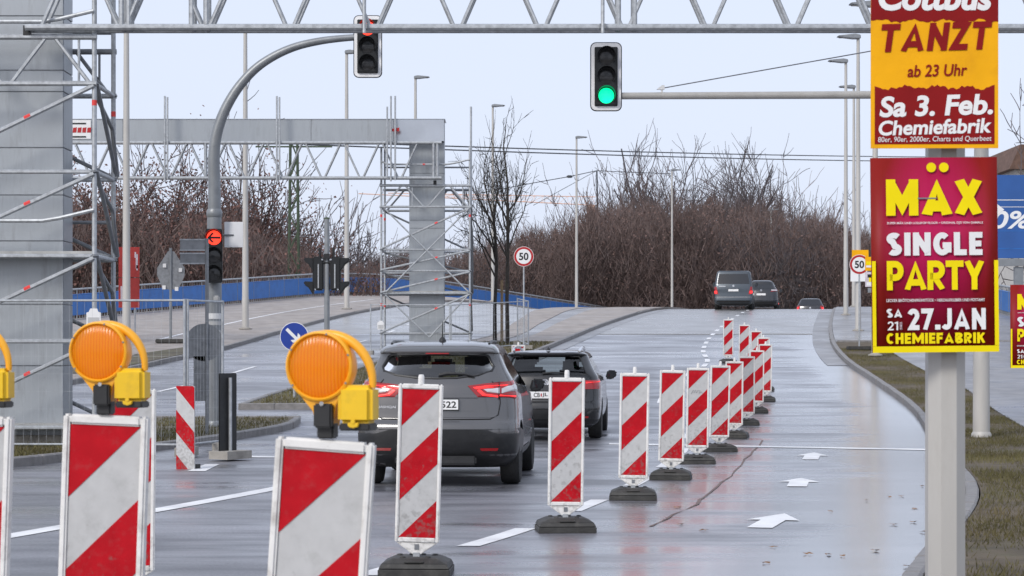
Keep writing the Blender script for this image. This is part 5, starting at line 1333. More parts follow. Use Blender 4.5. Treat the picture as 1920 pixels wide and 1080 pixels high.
    MB().box((0, 2.95, .92), (1.3, .35, .14)).build('dashboard', 'seat_cloth', t)
    MB().box((0, 2.4, .38), (1.3, 3.4, .18)).build('underfloor', 'underbody', t)
    t.location = (XA(1022, 33.6), 33.7, gz(.5, 34.6)); t.rotation_euler = (R(.5), 0, R(-4.5))
estate()

def simple_car(name, label, rows, paint, win, lights, loc, rz, wheels, plate_z, sidew, lit, mir=None, pitch=0, win_m='car_glass_far', extras=None):
    B = Body(rows); t = thing(name, label, 'van' if 'van' in name else 'car')
    zs = [rows[0][0] + (rows[-1][0]-rows[0][0])*k/34 for k in range(35)]
    B.solid(zs, dome=.02).build('body', paint, t, smooth=40)
    B.patch(win, .006, 8, 12).build('rear_window', win_m, t, smooth=True)
    for sg in (-1, 1):
        tl = B.patch([(sg*u, z) for u, z in lights], .01, 6, 8).build('tail_light', 'tail_red', t, smooth=True)
        if lit:
            zc = sum(z for _, z in lights)/len(lights); uc = sum(u for u, _ in lights)/len(lights)
            B.patch([(sg*(uc-.08), zc-.14), (sg*(uc+.06), zc-.14), (sg*(uc+.06), zc-.02), (sg*(uc-.08), zc-.02)], .016, 3, 4).build('light_bar', 'tail_lit', tl)
        else:
            zc = sum(z for _, z in lights)/len(lights); B.patch([(sg*lights[0][0]*1.1, zc-.02), (sg*lights[1][0]*.95, zc-.02), (sg*lights[1][0]*.95, zc+.04), (sg*lights[0][0]*1.1, zc+.04)], .016, 2, 6).build('reversing_lens', 'tail_clear', tl)
        for y, r in wheels: wheel(t, sg*(rows[4][3]-.11), y, r, r/.335)
        vs = []
        for y, z in sidew:
            P = B.half(z, -.006); vs.append((sg*float(np.interp(y, [p[1] for p in P[14:30]], [p[0] for p in P[14:30]])), y, z))
        MB().add(vs, [tuple(range(len(vs)))]).build('side_window', win_m, t)
        if mir: mirror_wing(t, sg, mir[0], mir[1], paint, rows[5][3], mir[2], mir[3])
    if plate_z: plate(B, t, plate_z)
    L = rows[3]
    B.patch([(-1.6, rows[0][0]+.01), (1.6, rows[0][0]+.01), (1.6, rows[0][0]+.22), (-1.6, rows[0][0]+.22)], .006, 3, 24).build('lower_bumper', 'black_plastic', t, smooth=True)
    e = B.pt(0, plate_z+.22, .012); MB().lathe([(0, -.004), (.055, -.004), (.055, .004), (0, .004)], 16, tuple(e), 'y').build('emblem', 'chrome', t)
    if extras: extras(B, t)
    t.location = loc; t.rotation_euler = (pitch, 0, rz); return t
van_rows = [(.24, .16, 4.6, .80, .12, .4, .04), (.34, .05, 4.75, .92, .12, .4, .05), (.48, .0, 4.85, .945, .12, .4, .05), (.62, .03, 4.88, .952, .12, .4, .05), (.85, .06, 4.85, .952, .10, .4, .05), (1.05, .07, 4.5, .952, .10, .4, .05), (1.2, .10, 3.95, .94, .10, .35, .05),
            (1.5, .19, 3.55, .90, .10, .3, .04), (1.8, .28, 3.15, .85, .10, .25, .03), (1.90, .30, 2.95, .82, .10, .25, .03), (1.955, .36, 2.7, .72, .12, .25, .03)]
def van_extra(B, t):
    B.patch([(-.92, .62), (.92, .62), (.92, .66), (-.92, .66)], .012, 2, 16).build('bumper_step', 'galv_dark', t)
    B.patch([(-.42, .92), (.42, .92), (.40, 1.05), (-.40, 1.05)], .008, 2, 8).build('plate_recess', 'paint_van', t)
    B.patch([(-.72, 1.17), (-.40, 1.17), (-.40, 1.195), (-.72, 1.195)], .010, 2, 6).build('badge_strip', 'chrome', t)
p = on(1375, 103.5)
simple_car('grey_van', 'slate grey passenger van with lit tail lights on the crest', van_rows, 'paint_van',
           [(-.80, 1.30), (.80, 1.30), (.76, 1.55), (.70, 1.80), (-.70, 1.80), (-.76, 1.55)], [(.74, .78), (1.0, .78), (1.0, 1.16), (.84, 1.16)], p, R(-8), ((.95, .34), (3.9, .34)), .98,
           [(.5, 1.3), (3.3, 1.3), (3.0, 1.75), (.55, 1.75)], True, (3.6, 1.25, .2, .28), R(.5), extras=van_extra)
cr_rows = [(.22, .2, 4.2, .76, .22, .4, .07), (.34, .06, 4.4, .87, .24, .4, .08), (.5, .0, 4.5, .905, .24, .4, .09), (.75, .04, 4.5, .91, .24, .4, .09), (.95, .09, 4.2, .90, .24, .5, .09), (1.08, .13, 3.4, .87, .24, .4, .09),
           (1.2, .2, 3.1, .80, .2, .35, .08), (1.4, .36, 2.7, .70, .17, .3, .07), (1.55, .42, 2.35, .62, .16, .26, .06), (1.62, .5, 2.1, .52, .16, .25, .05), (1.65, .7, 1.9, .42, .14, .2, .04)]
p = on(1427, 114)
simple_car('black_crossover', 'black crossover with pale tail lamps partly behind the van', cr_rows, 'paint_black', [(-.66, 1.16), (.66, 1.16), (.52, 1.55), (-.52, 1.55)],
           [(.50, 1.0), (1.08, 1.04), (1.02, 1.18), (.62, 1.12)], p, R(-9), ((.9, .35), (3.6, .35)), .86, [(.7, 1.2), (2.7, 1.15), (2.2, 1.5), (1.0, 1.52)], False, (2.75, 1.12, .2, .15), R(-.5))
hb_rows = [(.2, .2, 3.9, .72, .2, .4, .06), (.34, .05, 4.1, .83, .22, .4, .07), (.5, .0, 4.2, .87, .22, .4, .08), (.7, .04, 4.2, .875, .22, .4, .08), (.85, .07, 3.9, .87, .22, .45, .08), (.95, .10, 3.2, .855, .2, .4, .08),
           (1.05, .16, 2.95, .80, .18, .35, .07), (1.25, .32, 2.55, .70, .16, .3, .06), (1.40, .42, 2.2, .62, .14, .25, .05), (1.45, .5, 2.0, .54, .14, .25, .05), (1.47, .7, 1.8, .44, .12, .2, .04)]
p = on(1519, 134)
p.z = HC + (HOR - 558) * 134 / F - 1.49
simple_car('dark_hatchback', 'dark hatchback sinking beyond the crest of the bridge', hb_rows, 'paint_black', [(-.66, 1.0), (.66, 1.0), (.55, 1.38), (-.55, 1.38)],
           [(.62, .80), (1.0, .80), (1.0, .98), (.66, .98)], p, R(-10), ((.8, .31), (3.4, .31)), .62, [(.6, 1.05), (2.6, 1.02), (2.1, 1.36), (.9, 1.38)], True, None, R(-1.5))

# ------------------------------------------------------------------ blue bridge parapets
def parapet(label, f, y0, y1, side, hp=1.0, hr=1.26):
    t = thing('bridge_parapet', label, 'parapet', (f(y0), y0, gz(f(y0), y0)), 0, 'blue bridge parapets'); o = Vector(t.location)
    def add(b, nm, m): x = b.build(nm, m, t); x.matrix_parent_inverse = Matrix.Translation(-o); return x
    ys = frange(y0, y1, 2.2); P = [Vector((f(y), y, gz(f(y), y) + .12)) for y in ys]; up = Vector((0, 0, 1))
    for i in range(len(P)-1):
        a, c = P[i], P[i+1]; u = (c-a).normalized(); n = Vector((-u.y, u.x, 0)).normalized()*.02; g = u*.012
        vs = []
        for p in (a+g, c-g):
            for s in (-1, 1):
                for h in (.16, hp): vs.append(p + n*s + up*h)
        add(MB().add(vs, [(0, 1, 3, 2), (4, 6, 7, 5), (0, 4, 5, 1), (2, 3, 7, 6), (0, 2, 6, 4), (1, 5, 7, 3)]), 'panel', 'barrier_blue')
        add(MB().tube(a + up*-.1, a + up*hr, .035, n=6), 'baluster_post', 'galv_dark')
        b = MB()
        for k in range(1, 8):
            q = a.lerp(c, k/8); b.tube(q, q + up*.16, .03, n=4); b.tube(q + up*hp, q + up*hr, .012, n=4, cap=False)
        tag(add(b, 'balusters', 'galv_dark'), kind='stuff')
    add(MB().path([p + up*hr for p in P], .045, 6), 'handrail', 'galv')
    add(MB().path([p + up*(hp+.03) for p in P], .03, 6), 'middle_rail', 'barrier_blue')
    return t
parapet('long blue parapet with grey handrail along the left pavement', B_L, 66, 200, -1)
parapet('blue parapet behind the right pavement by the billboard', R_P, 74, 130, 1)

# ------------------------------------------------------------------ party posters
def border_poly(w, h, t): return
def flat(b, x0, x1, z0, z1, y0, y1): return b.box(((x0+x1)/2, (y0+y1)/2, (z0+z1)/2), (x1-x0, abs(y1-y0), z1-z0))
def maex_poster(label, w, h, loc, rz, ry=0):
    t = thing('party_poster', label, 'poster', loc, rz); t.rotation_euler = (0, ry, rz)
    def L(fx): return (fx-.5)*w
    def Z(fz): return (.5-fz)*h
    bo = MB(); nx = 10; b = MB()
    for s, y in ((0, -.006), (1, .006)):
        for i in range(nx+1):
            wv = .004*math.sin(i*1.1) + .003*math.sin(i*2.3+1)
            for zz in (-h/2, h/2): b.v.append(((i/nx-.5)*w, y+wv*(1 if zz < 0 else .5), zz))
    m = 2*(nx+1)
    for i in range(nx): b.f += [(2*i, 2*i+2, 2*i+3, 2*i+1), (m+2*i, m+2*i+1, m+2*i+3, m+2*i+2), (2*i, m+2*i, m+2*i+2, 2*i+2), (2*i+1, 2*i+3, m+2*i+3, m+2*i+1)]
    b.f += [(0, 1, m+1, m), (2*nx, m+2*nx, m+2*nx+1, 2*nx+1)]
    MB().box((0, .016, 0), (w*.985, .008, h*.985)).build('backing', 'wood_post', t)
    bd = b.build('board', 'poster_magenta', t, smooth=True); y0 = -.0155
    def txt(s, fx0, fx1, fz0, fz1, m, bold, name='lettering', shear=0):
        o = ob(name, text_mesh(s, (fx1-fx0)*w, (fz1-fz0)*h, m, bold, shear), bd, ((L(fx0)+L(fx1))/2, y0, (Z(fz0)+Z(fz1))/2)); return o
    def word(s, fx0, fx1, fz0, fz1, m, wt, gap=.10):
        return ob('lettering', stroke_word(s, (fx1-fx0)*w, (fz1-fz0)*h, m, wt, gap), bd, ((L(fx0)+L(fx1))/2, y0, (Z(fz0)+Z(fz1))/2))
    bar = MB(); flat(bar, L(.0), L(1.0), Z(1.0), Z(.968), y0, y0+.004); flat(bar, L(.0), L(.028), Z(.967), Z(.53), y0, y0+.004); flat(bar, L(.968), L(1.0), Z(.967), Z(.53), y0, y0+.004)
    bar.build('yellow_border', 'poster_yellow', bd)
    word('M', .115, .37, .112, .298, 'poster_yellow', .29); word('A', .39, .645, .112, .298, 'poster_yellow', .30); word('X', .65, .885, .112, .298, 'poster_yellow', .30)
    for fx in (.475, .575): MB().lathe([(0, y0-.001), (.038*w, y0-.001), (.038*w, y0+.002), (0, y0+.002)], 20, (L(fx), 0, Z(.052)), 'y').build('lettering', 'poster_yellow', bd)
    txt('SUPER MÄX UND LOLLIPOP FLOOR • ORIGINAL DJ\'S VON DAMALS', .12, .88, .328, .345, 'poster_white', .01)
    word('SINGLE', .115, .875, .385, .503, 'poster_white', .25)
    word('PARTY', .115, .89, .53, .68, 'poster_yellow', .22, .02)
    txt('LECKER BRÖTCHENFRÜHSTÜCK • HERZAUFKLEBER UND POSTAMT', .11, .89, .722, .740, 'poster_white', .01)
    word('SA', .11, .235, .775, .82, 'poster_white', .24); word('21', .115, .20, .84, .885, 'poster_white', .16); txt('UHR', .213, .232, .843, .883, 'poster_lila', .0)
    word('27.JAN', .275, .895, .775, .885, 'poster_white', .23)
    word('CHEMIEFABRIK', .105, .89, .90, .955, 'poster_yellow', .24)
    MB().box((L(.44), y0-.001, Z(.21)), (.15*w, .003, .006)).build('cable_tie', 'galv_dark', bd)
    MB().box((0, .035, 0), (.10, .03, .05)).build('pole_strap', 'black_plastic', t)
    return t
def tanzt_poster(label, w, h, loc, rz):
    t = thing('party_poster', label, 'poster', loc, rz)
    def L(fx): return (fx-.5)*w
    def Z(fz): return (.5-fz)*h
    MB().box((0, .010, 0), (w*.985, .010, h*.985)).build('backing', 'wood_post', t)
    bd = MB().box((0, 0, 0), (w, .008, h)).build('board', 'poster_orange', t); y0 = -.0055
    def rag(f, amp, n=44, sd=1):
        rnd = random.Random(sd); return [(k/n, f + amp*(.6*math.sin(k*.55+sd) + rnd.uniform(-.6, .6))) for k in range(n+1)]
    a = rag(.492, .008, sd=3); pl = [(L(.0), Z(0)), (L(1), Z(0))] + [(L(x), Z(z)) for x, z in reversed(a)]
    MB().prism(pl, y0, y0+.003).build('maroon_field', 'poster_maroon', bd, smooth=False)
    a = rag(.757, .010, sd=5); a = [(.03+.94*x, z) for x, z in a]; pl = [(L(x), Z(z)) for x, z in a] + [(L(.97), Z(.984)), (L(.03), Z(.984))]
    MB().prism(pl, y0, y0+.003).build('maroon_field', 'poster_maroon', bd, smooth=False)
    y1 = y0 - .0015
    def txt(s, fx0, fx1, fz0, fz1, m, bold, shear=.18, rot=0):
        ob('lettering', text_mesh(s, (fx1-fx0)*w, (fz1-fz0)*h, m, bold, shear), bd, ((L(fx0)+L(fx1))/2, y1, (Z(fz0)+Z(fz1))/2), (0, R(rot), 0))
    txt('Cottbus', .06, .95, .345, .452, 'poster_white', .038); ob('lettering', stroke_word('TANZT', .9*w, .112*h, 'poster_maroon', .22, .10, .16), bd, (L(.505), y1, Z(.556)), (0, R(-1.5), 0))
    txt('ab 23 Uhr', .285, .755, .666, .714, 'poster_maroon', .015, .18, -1.5)
    txt('Sa 3. Feb.', .065, .955, .788, .872, 'poster_white', .032, .15, -1.5); txt('Chemiefabrik', .06, .945, .885, .945, 'poster_white', .028, .15, -1.5)
    txt('80er, 90er, 2000er, Charts und Querbeet', .055, .945, .953, .977, 'poster_white', .0, .1, -.6)
    MB().box((0, .03, 0), (.10, .03, .05)).build('pole_strap', 'black_plastic', t)
    return t
DP = 9.35; dpp = DP + .17
p = Vector((XA(1772, dpp), dpp, gz(2, dpp) + .10))
t = thing('octagonal_pole', 'pale grey octagonal pole carrying the two party posters', 'pole', p)
MB().tube((0, 0, -.1), (0, 0, 6.5), .092, .088, n=8).build('pole_shaft', 'pole_light', t, smooth=20)
MB().lathe([(.17, 0), (.17, .03), (.10, .05)], 8).build('base_plate', 'galv_dark', t)
hp = 365*DP/F; wp = 238*DP/F
maex_poster('magenta MÄX single party poster on the octagonal pole', wp, hp, tuple(W(1752, 478, DP)), R(2), R(-.6))
h2 = 470*DP/F
q = W(1752, 278, DP); tanzt_poster('orange and maroon TANZT party poster above the magenta one', wp, h2, (q.x, q.y, q.z + h2/2), R(-1))
dq = 22.0; s = dq/F
pp = Vector((XA(1953, dq+.17), dq+.17, gz(5.5, dq) + .10))
t = thing('octagonal_pole', 'plain pole at the path edge carrying a single poster', 'pole', pp); MB().tube((0, 0, -.1), (0, 0, 6), .09, .08, n=8).build('pole_shaft', 'pole_light', t, smooth=20)
MB().lathe([(.17, 0), (.17, .03), (.10, .05)], 8).build('base_plate', 'galv_dark', t)
maex_poster('magenta MÄX single party poster alone on the farther pole', 107*s, 156*s, tuple(W(1948, 612, dq)), R(0))

# blue billboard and house behind it
db = 84; base = on(1960, db, .1); t = thing('billboard', 'blue billboard with white 0% lettering on grey legs', 'billboard', base)
zr = lambda py: HC + (HOR-py)*db/F - base.z
xr_ = lambda px: XA(px, db) - base.x
MB().box(((xr_(1862)+xr_(2075))/2, .1, (zr(328)+zr(484))/2), (xr_(2075)-xr_(1862), .2, zr(328)-zr(484))).build('panel', 'board_blue', t)
MB().box(((xr_(1862)+xr_(2075))/2, .1, zr(492)), (xr_(2075)-xr_(1862), .26, .28)).build('bottom_frame', 'mast_grey', t)
ob('lettering', text_mesh('0%', xr_(1935)-xr_(1860), .72, 'poster_white', .02, .2), t, ((xr_(1935)+xr_(1860))/2, -.004, zr(412)))
for v, w_ in ((375, .03), (388, .02), (433, .02), (466, .025)): MB().box((xr_(1968), -.003, zr(v)), (xr_(2070)-xr_(1868), .006, w_)).build('print_line', 'barrier_blue' if v > 400 else 'sign_white', t)
MB().prism([(xr_(1866), zr(380)), (xr_(1883), zr(393)), (xr_(1866), zr(406)), (xr_(1862), zr(393))], -.012, -.002).build('print_diamond', 'poster_white', t)
for px in (1912, 2030): MB().box((xr_(px), .2, zr(500)/2), (.35, .25, zr(500))).build('leg', 'mast_grey', t)
dh = 132; base = Vector((XA(2022, dh), dh, gz(30, 100))); t = thing('house', 'pale house with brown tiled roof behind the billboard', 'house', base)
zr = lambda py: HC + (HOR-py)*dh/F - base.z
hw_ = 4.0
MB().box((0, 4, zr(318)/2 - 1), (2*hw_, 8, zr(318) + 2)).build('wall', 'render_wall', t)
rf = MB().prism([(-hw_-.5, zr(318)), (hw_+.5, zr(318)), (hw_-.2, zr(272)), (-hw_+.2, zr(272))], -.5, 8.5).build('roof', 'roof_tile', t)
MB().box((-1.5, 3, zr(262)), (.5, .5, 1.2)).build('chimney', 'roof_tile', rf)
for k in range(3):
    wdw = MB().box((-2.6+2.4*k, -.02, zr(350)), (1.1, .06, 1.3)).build('window', 'car_glass_far', t); MB().box((-2.6+2.4*k, -.06, zr(350)-.7), (1.3, .1, .07)).build('sill', 'render_wall', wdw)

# ------------------------------------------------------------------ bare trees
def grow(b, p, d, L, r, depth, prm, rnd, leaves=None):
    """one limb: bends as it grows, then forks"""
    n = prm.get('seg', 3); pts = [Vector(p)]; dd = Vector(d).normalized(); up = Vector((0, 0, 1))
    for i in range(n):
        dd = (dd + Vector((rnd.gauss(0, 1), rnd.gauss(0, 1), rnd.gauss(0, 1)))*prm['wig'] + up*prm['up']*(.5 if depth else 1)).normalized()
        pts.append(pts[-1] + dd*(L/n))
    taper = prm.get('taper', .62)
    dm = prm.get('dome')
    if dm and depth > 1:
        q = pts[-1]
        if (q.x*q.x+q.y*q.y)/dm[1]**2 + ((q.z-dm[0])/dm[2])**2 > rnd.uniform(.85, 1.06): return
    for i in range(n):
        b.tube(pts[i], pts[i+1], r*(1-(1-taper)*i/n), r*(1-(1-taper)*(i+1)/n), n=prm['sides'][min(depth, len(prm['sides'])-1)], cap=False)
    if depth >= prm['depth']:
        if leaves is not None:
            for q in pts[1:]: leaves.append(q)
        return
    k = prm['forks'][min(depth, len(prm['forks'])-1)]
    for j in range(k):
        t = 1.0 if j == 0 else rnd.uniform(prm.get('start', .35), 1.0)
        idx = min(n-1, int(t*n)); f = t*n-idx; q = pts[idx].lerp(pts[idx+1], f)
        ax = Vector((rnd.gauss(0, 1), rnd.gauss(0, 1), rnd.gauss(0, .6))); ax = (ax - dd*ax.dot(dd)).normalized()
        ang = R(rnd.uniform(*(prm['ang'] if j else (4, 16)))); nd = (dd*math.cos(ang) + ax*math.sin(ang)).normalized()
        ln = L*rnd.uniform(*prm['len'])*(1 if j == 0 else .85); rr = r*taper*(1 if j == 0 else rnd.uniform(.5, .75))
        grow(b, q, nd, ln, max(rr, prm['rmin']), depth+1, prm, rnd, leaves)
def leaf_mesh(pts, rnd, per, spread, size, mname):
    n = len(pts)*per; c = np.array([[q.x, q.y, q.z] for q in pts]); c = np.repeat(c, per, 0) + RNG.normal(0, spread, (n, 3))
    a = RNG.normal(0, 1, (n, 3)); a /= np.linalg.norm(a, axis=1)[:, None]; bb = np.cross(a, RNG.normal(0, 1, (n, 3))); bb /= np.linalg.norm(bb, axis=1)[:, None]
    s = RNG.uniform(.5, 1.3, (n, 1))*size
    v = np.stack([c-a*s, c+bb*s*.6, c+a*s, c-bb*s*.6], 1).reshape(-1, 3)
    me = bpy.data.meshes.new('leaves'); me.from_pydata(v.tolist(), [], [(4*i, 4*i+1, 4*i+2, 4*i+3) for i in range(n)]); me.materials.append(MATS[mname]); return me
def tree_mesh(seed, h, trunk_h, r, prm, mname, stems=1, spread=0, leaves=None):
    rnd = random.Random(seed); tb, cb = MB(), MB(); lp = [] if leaves else None
    for s in range(stems):
        a = 6.283*s/stems + rnd.random(); d = Vector((math.cos(a)*spread, math.sin(a)*spread, 1)).normalized(); p = Vector((math.cos(a)*r*(stems > 1), math.sin(a)*r*(stems > 1), -.2))
        q = p + d*trunk_h; tb.path([p, p.lerp(q, .35) + Vector((rnd.gauss(0, .04), rnd.gauss(0, .04), 0)), p.lerp(q, .7) + Vector((rnd.gauss(0, .05), rnd.gauss(0, .05), 0)), q], [r*1.25, r, r*.92, r*.8], 8)
        n0 = prm.get('limbs', 4)
        for j in range(n0):
            t = 1 if j == 0 else rnd.uniform(.55, 1); aa = rnd.random()*6.283; an = R(rnd.uniform(*prm['ang'])) if j else R(6)
            nd = (d*math.cos(an) + Vector((math.cos(aa), math.sin(aa), 0))*math.sin(an)).normalized()
            grow(cb, p.lerp(q, t), nd, (h-trunk_h)*rnd.uniform(.34, .44)*(1 if j == 0 else .8), r*(.72 if j == 0 else .5), 1, prm, rnd, lp)
    tm = tb.mesh('trunk', mname, smooth=50, fix=False); cm = cb.mesh('crown', mname, smooth=50, fix=False)
    lm = leaf_mesh(lp, rnd, *leaves) if leaves else None
    zmax = float(np.percentile([v[2] for v in cb.v], prm.get('pct', 100)))
    return tm, cm, lm, zmax
def plant(name, meshes, loc, sc, rz, label, group=None, sxy=None):
    tm, cm, lm, zmax = meshes; t = thing(name, label, 'tree', loc, rz, group); t.scale = (sxy or sc, sxy or sc, sc)
    ob('trunk', tm, t); c = ob('crown', cm, t)
    if lm: ob('leaves', lm, t)
    return t
YOUNG = dict(depth=4, forks=[5, 4, 4, 3], ang=(24, 55), len=(.52, .8), wig=.13, up=.10, sides=[6, 5, 4, 3], rmin=.009, limbs=9, seg=4, start=.2, taper=.55)
BIG = dict(dome=(8, 5.6, 9.2), depth=5, forks=[4, 4, 5, 5, 4], ang=(14, 42), len=(.62, .86), wig=.11, up=.06, sides=[5, 4, 3, 3, 3], rmin=.017, limbs=5, seg=3, start=.2, pct=97)
LOOSE = dict(depth=5, forks=[4, 4, 4, 3, 3], ang=(22, 58), len=(.62, .86), wig=.13, up=.05, sides=[5, 4, 3, 3, 3], rmin=.024, limbs=7, seg=3, start=.2, pct=99.3)
for px, d, top, sd, lab in ((928, 70.5, 200, 5, 'young bare tree left of the pair on the median'), (952, 69.5, 178, 12, 'taller young bare tree with dark mossy stem on the median')):
    m = tree_mesh(sd, 7.6, 3.4 if sd == 5 else 3.9, .075, YOUNG, 'bark'); b_ = on(px, d, .1); H = HC + (HOR-top)*d/F - b_.z
    plant('young_tree', m, b_, H/m[3], 0, lab, 'young trees on the median', sxy=H/m[3]*.66)
    st = MB().tube((0, 0, -.05), (0, 0, 2.1), .035, .03, n=8).build('tree_stake', 'wood_post'); st.location = on(px + (14 if sd == 5 else -12), d + .5, .1)
    tag(st, 'pale timber stake beside the ' + ('shorter' if sd == 5 else 'taller') + ' young median tree', 'stake')
big = tree_mesh(21, 17, 2.2, .26, BIG, 'twig_grey', stems=7, spread=.42)
loose = tree_mesh(31, 12, 2.5, .17, LOOSE, 'twig_grey'); loose2 = tree_mesh(37, 12, 2.0, .15, LOOSE, 'twig_grey', stems=2, spread=.2)
oak = tree_mesh(41, 12, 2.2, .2, LOOSE, 'twig_brown', leaves=(4, .28, .075, 'leaf_oak')); oak2 = tree_mesh(47, 11, 1.6, .17, LOOSE, 'twig_brown', stems=2, spread=.2, leaves=(4, .30, .075, 'leaf_oak'))
def far_tree(name, meshes, px, top, d, label, zbase=-1.2, w=None, rz=None, group='bare trees beyond the bridge'):
    H = HC + (HOR-top)*d/F - zbase; sc = H/meshes[3]
    return plant(name, meshes, (XA(px, d), d, zbase), sc, random.random()*6.28 if rz is None else rz, label, group, sxy=sc*(w or 1))
far_tree('bare_tree', big, 1312, 345, 258, 'big many stemmed bare tree rising above the brown wood', w=1.12)
for px, top, d, m, lab, w in ((1480, 362, 268, loose2, 'grey bare tree right of the big tree', .8), (1545, 395, 255, loose, 'low grey bare tree near the right lamp posts', .8), (1165, 352, 270, loose2, 'grey bare tree left of the big tree', .8),
                           (985, 452, 235, loose, 'thin bare tree behind the left speed sign', .9), (1610, 425, 250, loose2, 'bare tree top behind the right lamp posts', .8), (880, 440, 225, loose2, 'thin bare tree right of the gantry column', .8),
                           (612, 398, 165, loose, 'pale bare tree right of the lattice mast', .85), (675, 432, 170, loose2, 'small bare tree before the gantry column', .9), (730, 470, 172, loose, 'low bare tree half hidden by the slim scaffold', 1.0),
                           (1120, 392, 250, loose, 'bare tree under the leaning pole', .7)):
    far_tree('bare_tree', m, px, top, d, lab, w=w)
for px, top, d, m, lab, w in ((150, 325, 128, oak, 'brown leaved tree behind the big scaffold tower', 1.0), (262, 330, 135, oak2, 'brown leaved tree behind the red banner', .95), (345, 305, 140, loose, 'tall bare tree behind the far girder', .8),
                           (330, 365, 131, oak, 'brown leaved tree left of the swan neck mast', .9), (432, 345, 136, oak2, 'brown leaved tree right of the swan neck mast', .9), (500, 395, 142, oak, 'lower brown leaved tree by the lattice mast', .9), (482, 285, 150, loose2, 'bare tree with long branches behind the lattice mast', .9), (585, 455, 150, oak2, 'small brown leaved tree behind the signal post', .9)):
    far_tree('brown_tree', m, px, top, d, lab, w=w, group='trees behind the blue parapet')
# tree at the right, its boughs reaching into the picture beside the posters
te = tree_mesh(53, 12, 3, .2, LOOSE, 'twig_grey'); d = 96
far_tree('bare_tree', te, 1985, 70, d, 'bare tree with drooping boughs above the billboard', zbase=gz(25, 90)-.3, w=.8)

# ------------------------------------------------------------------ woods: dense brown thicket, one mass each
def fast_mesh(name, v, loops, k):
    me = bpy.data.meshes.new(name); me.vertices.add(len(v)); me.vertices.foreach_set('co', np.ascontiguousarray(v, dtype=np.float32).ravel())
    me.loops.add(len(loops)); me.loops.foreach_set('vertex_index', np.asarray(loops, dtype=np.int32)); nf = len(loops)//k
    me.polygons.add(nf); me.polygons.foreach_set('loop_start', np.arange(nf, dtype=np.int32)*k); me.update(calc_edges=True); return me
def thicket(name, label, n, xf, topf, zb, mname, lm, seed, n_leaf):
    rg = np.random.default_rng(seed); px, d = xf(rg, n); x = (px-960)/F*d
    ph = rg.uniform(0, 6.28, 5)
    rag = lambda q: sum(am*np.sin(q/wl+p0) for am, wl, p0 in zip((7, 6, 5, 4, 4), (31, 17, 9.3, 5.1, 3.3), ph))
    topf0 = topf; topf = lambda q: topf0(q) + rag(q)
    top = HC + (HOR-topf(px) + rg.normal(0, 9, n))*d/F; z = zb + (top-zb)*rg.random(n)**.8
    L = rg.uniform(.7, 2.4, n)*(.5+.7*rg.random(n)); a = rg.normal(0, .48, (n, 3)); a[:, 2] = 1; a /= np.linalg.norm(a, axis=1)[:, None]
    c = np.stack([x, d, z-L*.5], 1); w = rg.uniform(.010, .034, (n, 1)); s = np.cross(a, rg.normal(0, 1, (n, 3))); s /= np.linalg.norm(s, axis=1)[:, None]
    e = c + a*L[:, None]; mid = (c+e)/2 + rg.normal(0, .08, (n, 3))
    v = np.stack([c-s*w, c+s*w, mid+s*w*.7, mid-s*w*.7, e], 1).reshape(-1, 3)
    o5 = 5*np.arange(n)[:, None]; tri = np.stack([o5+[0, 1, 2], o5+[0, 2, 3], o5+[3, 2, 4]], 1).reshape(-1)
    me = fast_mesh(name, v, tri, 3); me.materials.append(MATS[mname]); o = tag(ob(name, me), label, 'wood', kind='stuff')
    px, d = xf(rg, n_leaf); x = (px-960)/F*d; top = HC + (HOR-topf(px)-6 + rg.normal(0, 6, n_leaf))*d/F; z = zb + (top-zb)*rg.random(n_leaf)**.9
    c = np.stack([x, d, z], 1); a = rg.normal(0, 1, (n_leaf, 3)); a /= np.linalg.norm(a, axis=1)[:, None]; b2 = np.cross(a, rg.normal(0, 1, (n_leaf, 3))); b2 /= np.linalg.norm(b2, axis=1)[:, None]
    s = rg.uniform(.05, .13, (n_leaf, 1)); v = np.stack([c-a*s, c+b2*s*.7, c+a*s, c-b2*s*.7], 1).reshape(-1, 3)
    me = fast_mesh('dry_leaves', v, np.arange(4*n_leaf), 4); me.materials.append(MATS[lm]); ob('dry_leaves', me, o)
tr_x = np.array([700, 780, 850, 900, 950, 1000, 1040, 1075, 1100, 1130, 1180, 1240, 1300, 1400, 1450, 1490, 1530, 1580, 1640, 1720, 1800, 1950, 2080]); tr_y = np.array([488, 482, 474, 466, 458, 446, 432, 410, 400, 394, 392, 388, 386, 392, 398, 404, 416, 432, 440, 440, 430, 420, 420])
thicket('woodland', 'dense brown leafless wood beyond the crest of the bridge', 210000, lambda g, n: (g.uniform(690, 2080, n), g.uniform(190, 250, n)), lambda p: np.interp(p, tr_x, tr_y), -1.3, 'twig_brown', 'leaf_dry', 3, 150000)
tl_x = np.array([-120, 60, 150, 250, 330, 420, 480, 540, 600, 640, 700, 780]); tl_y = np.array([380, 385, 392, 410, 415, 405, 425, 462, 502, 512, 508, 500])
thicket('woodland', 'brown thicket behind the blue parapet on the left', 80000, lambda g, n: (g.uniform(-120, 720, n), g.uniform(118, 160, n)), lambda p: np.interp(p, tl_x, tl_y), -1.3, 'twig_brown', 'leaf_oak', 4, 70000)

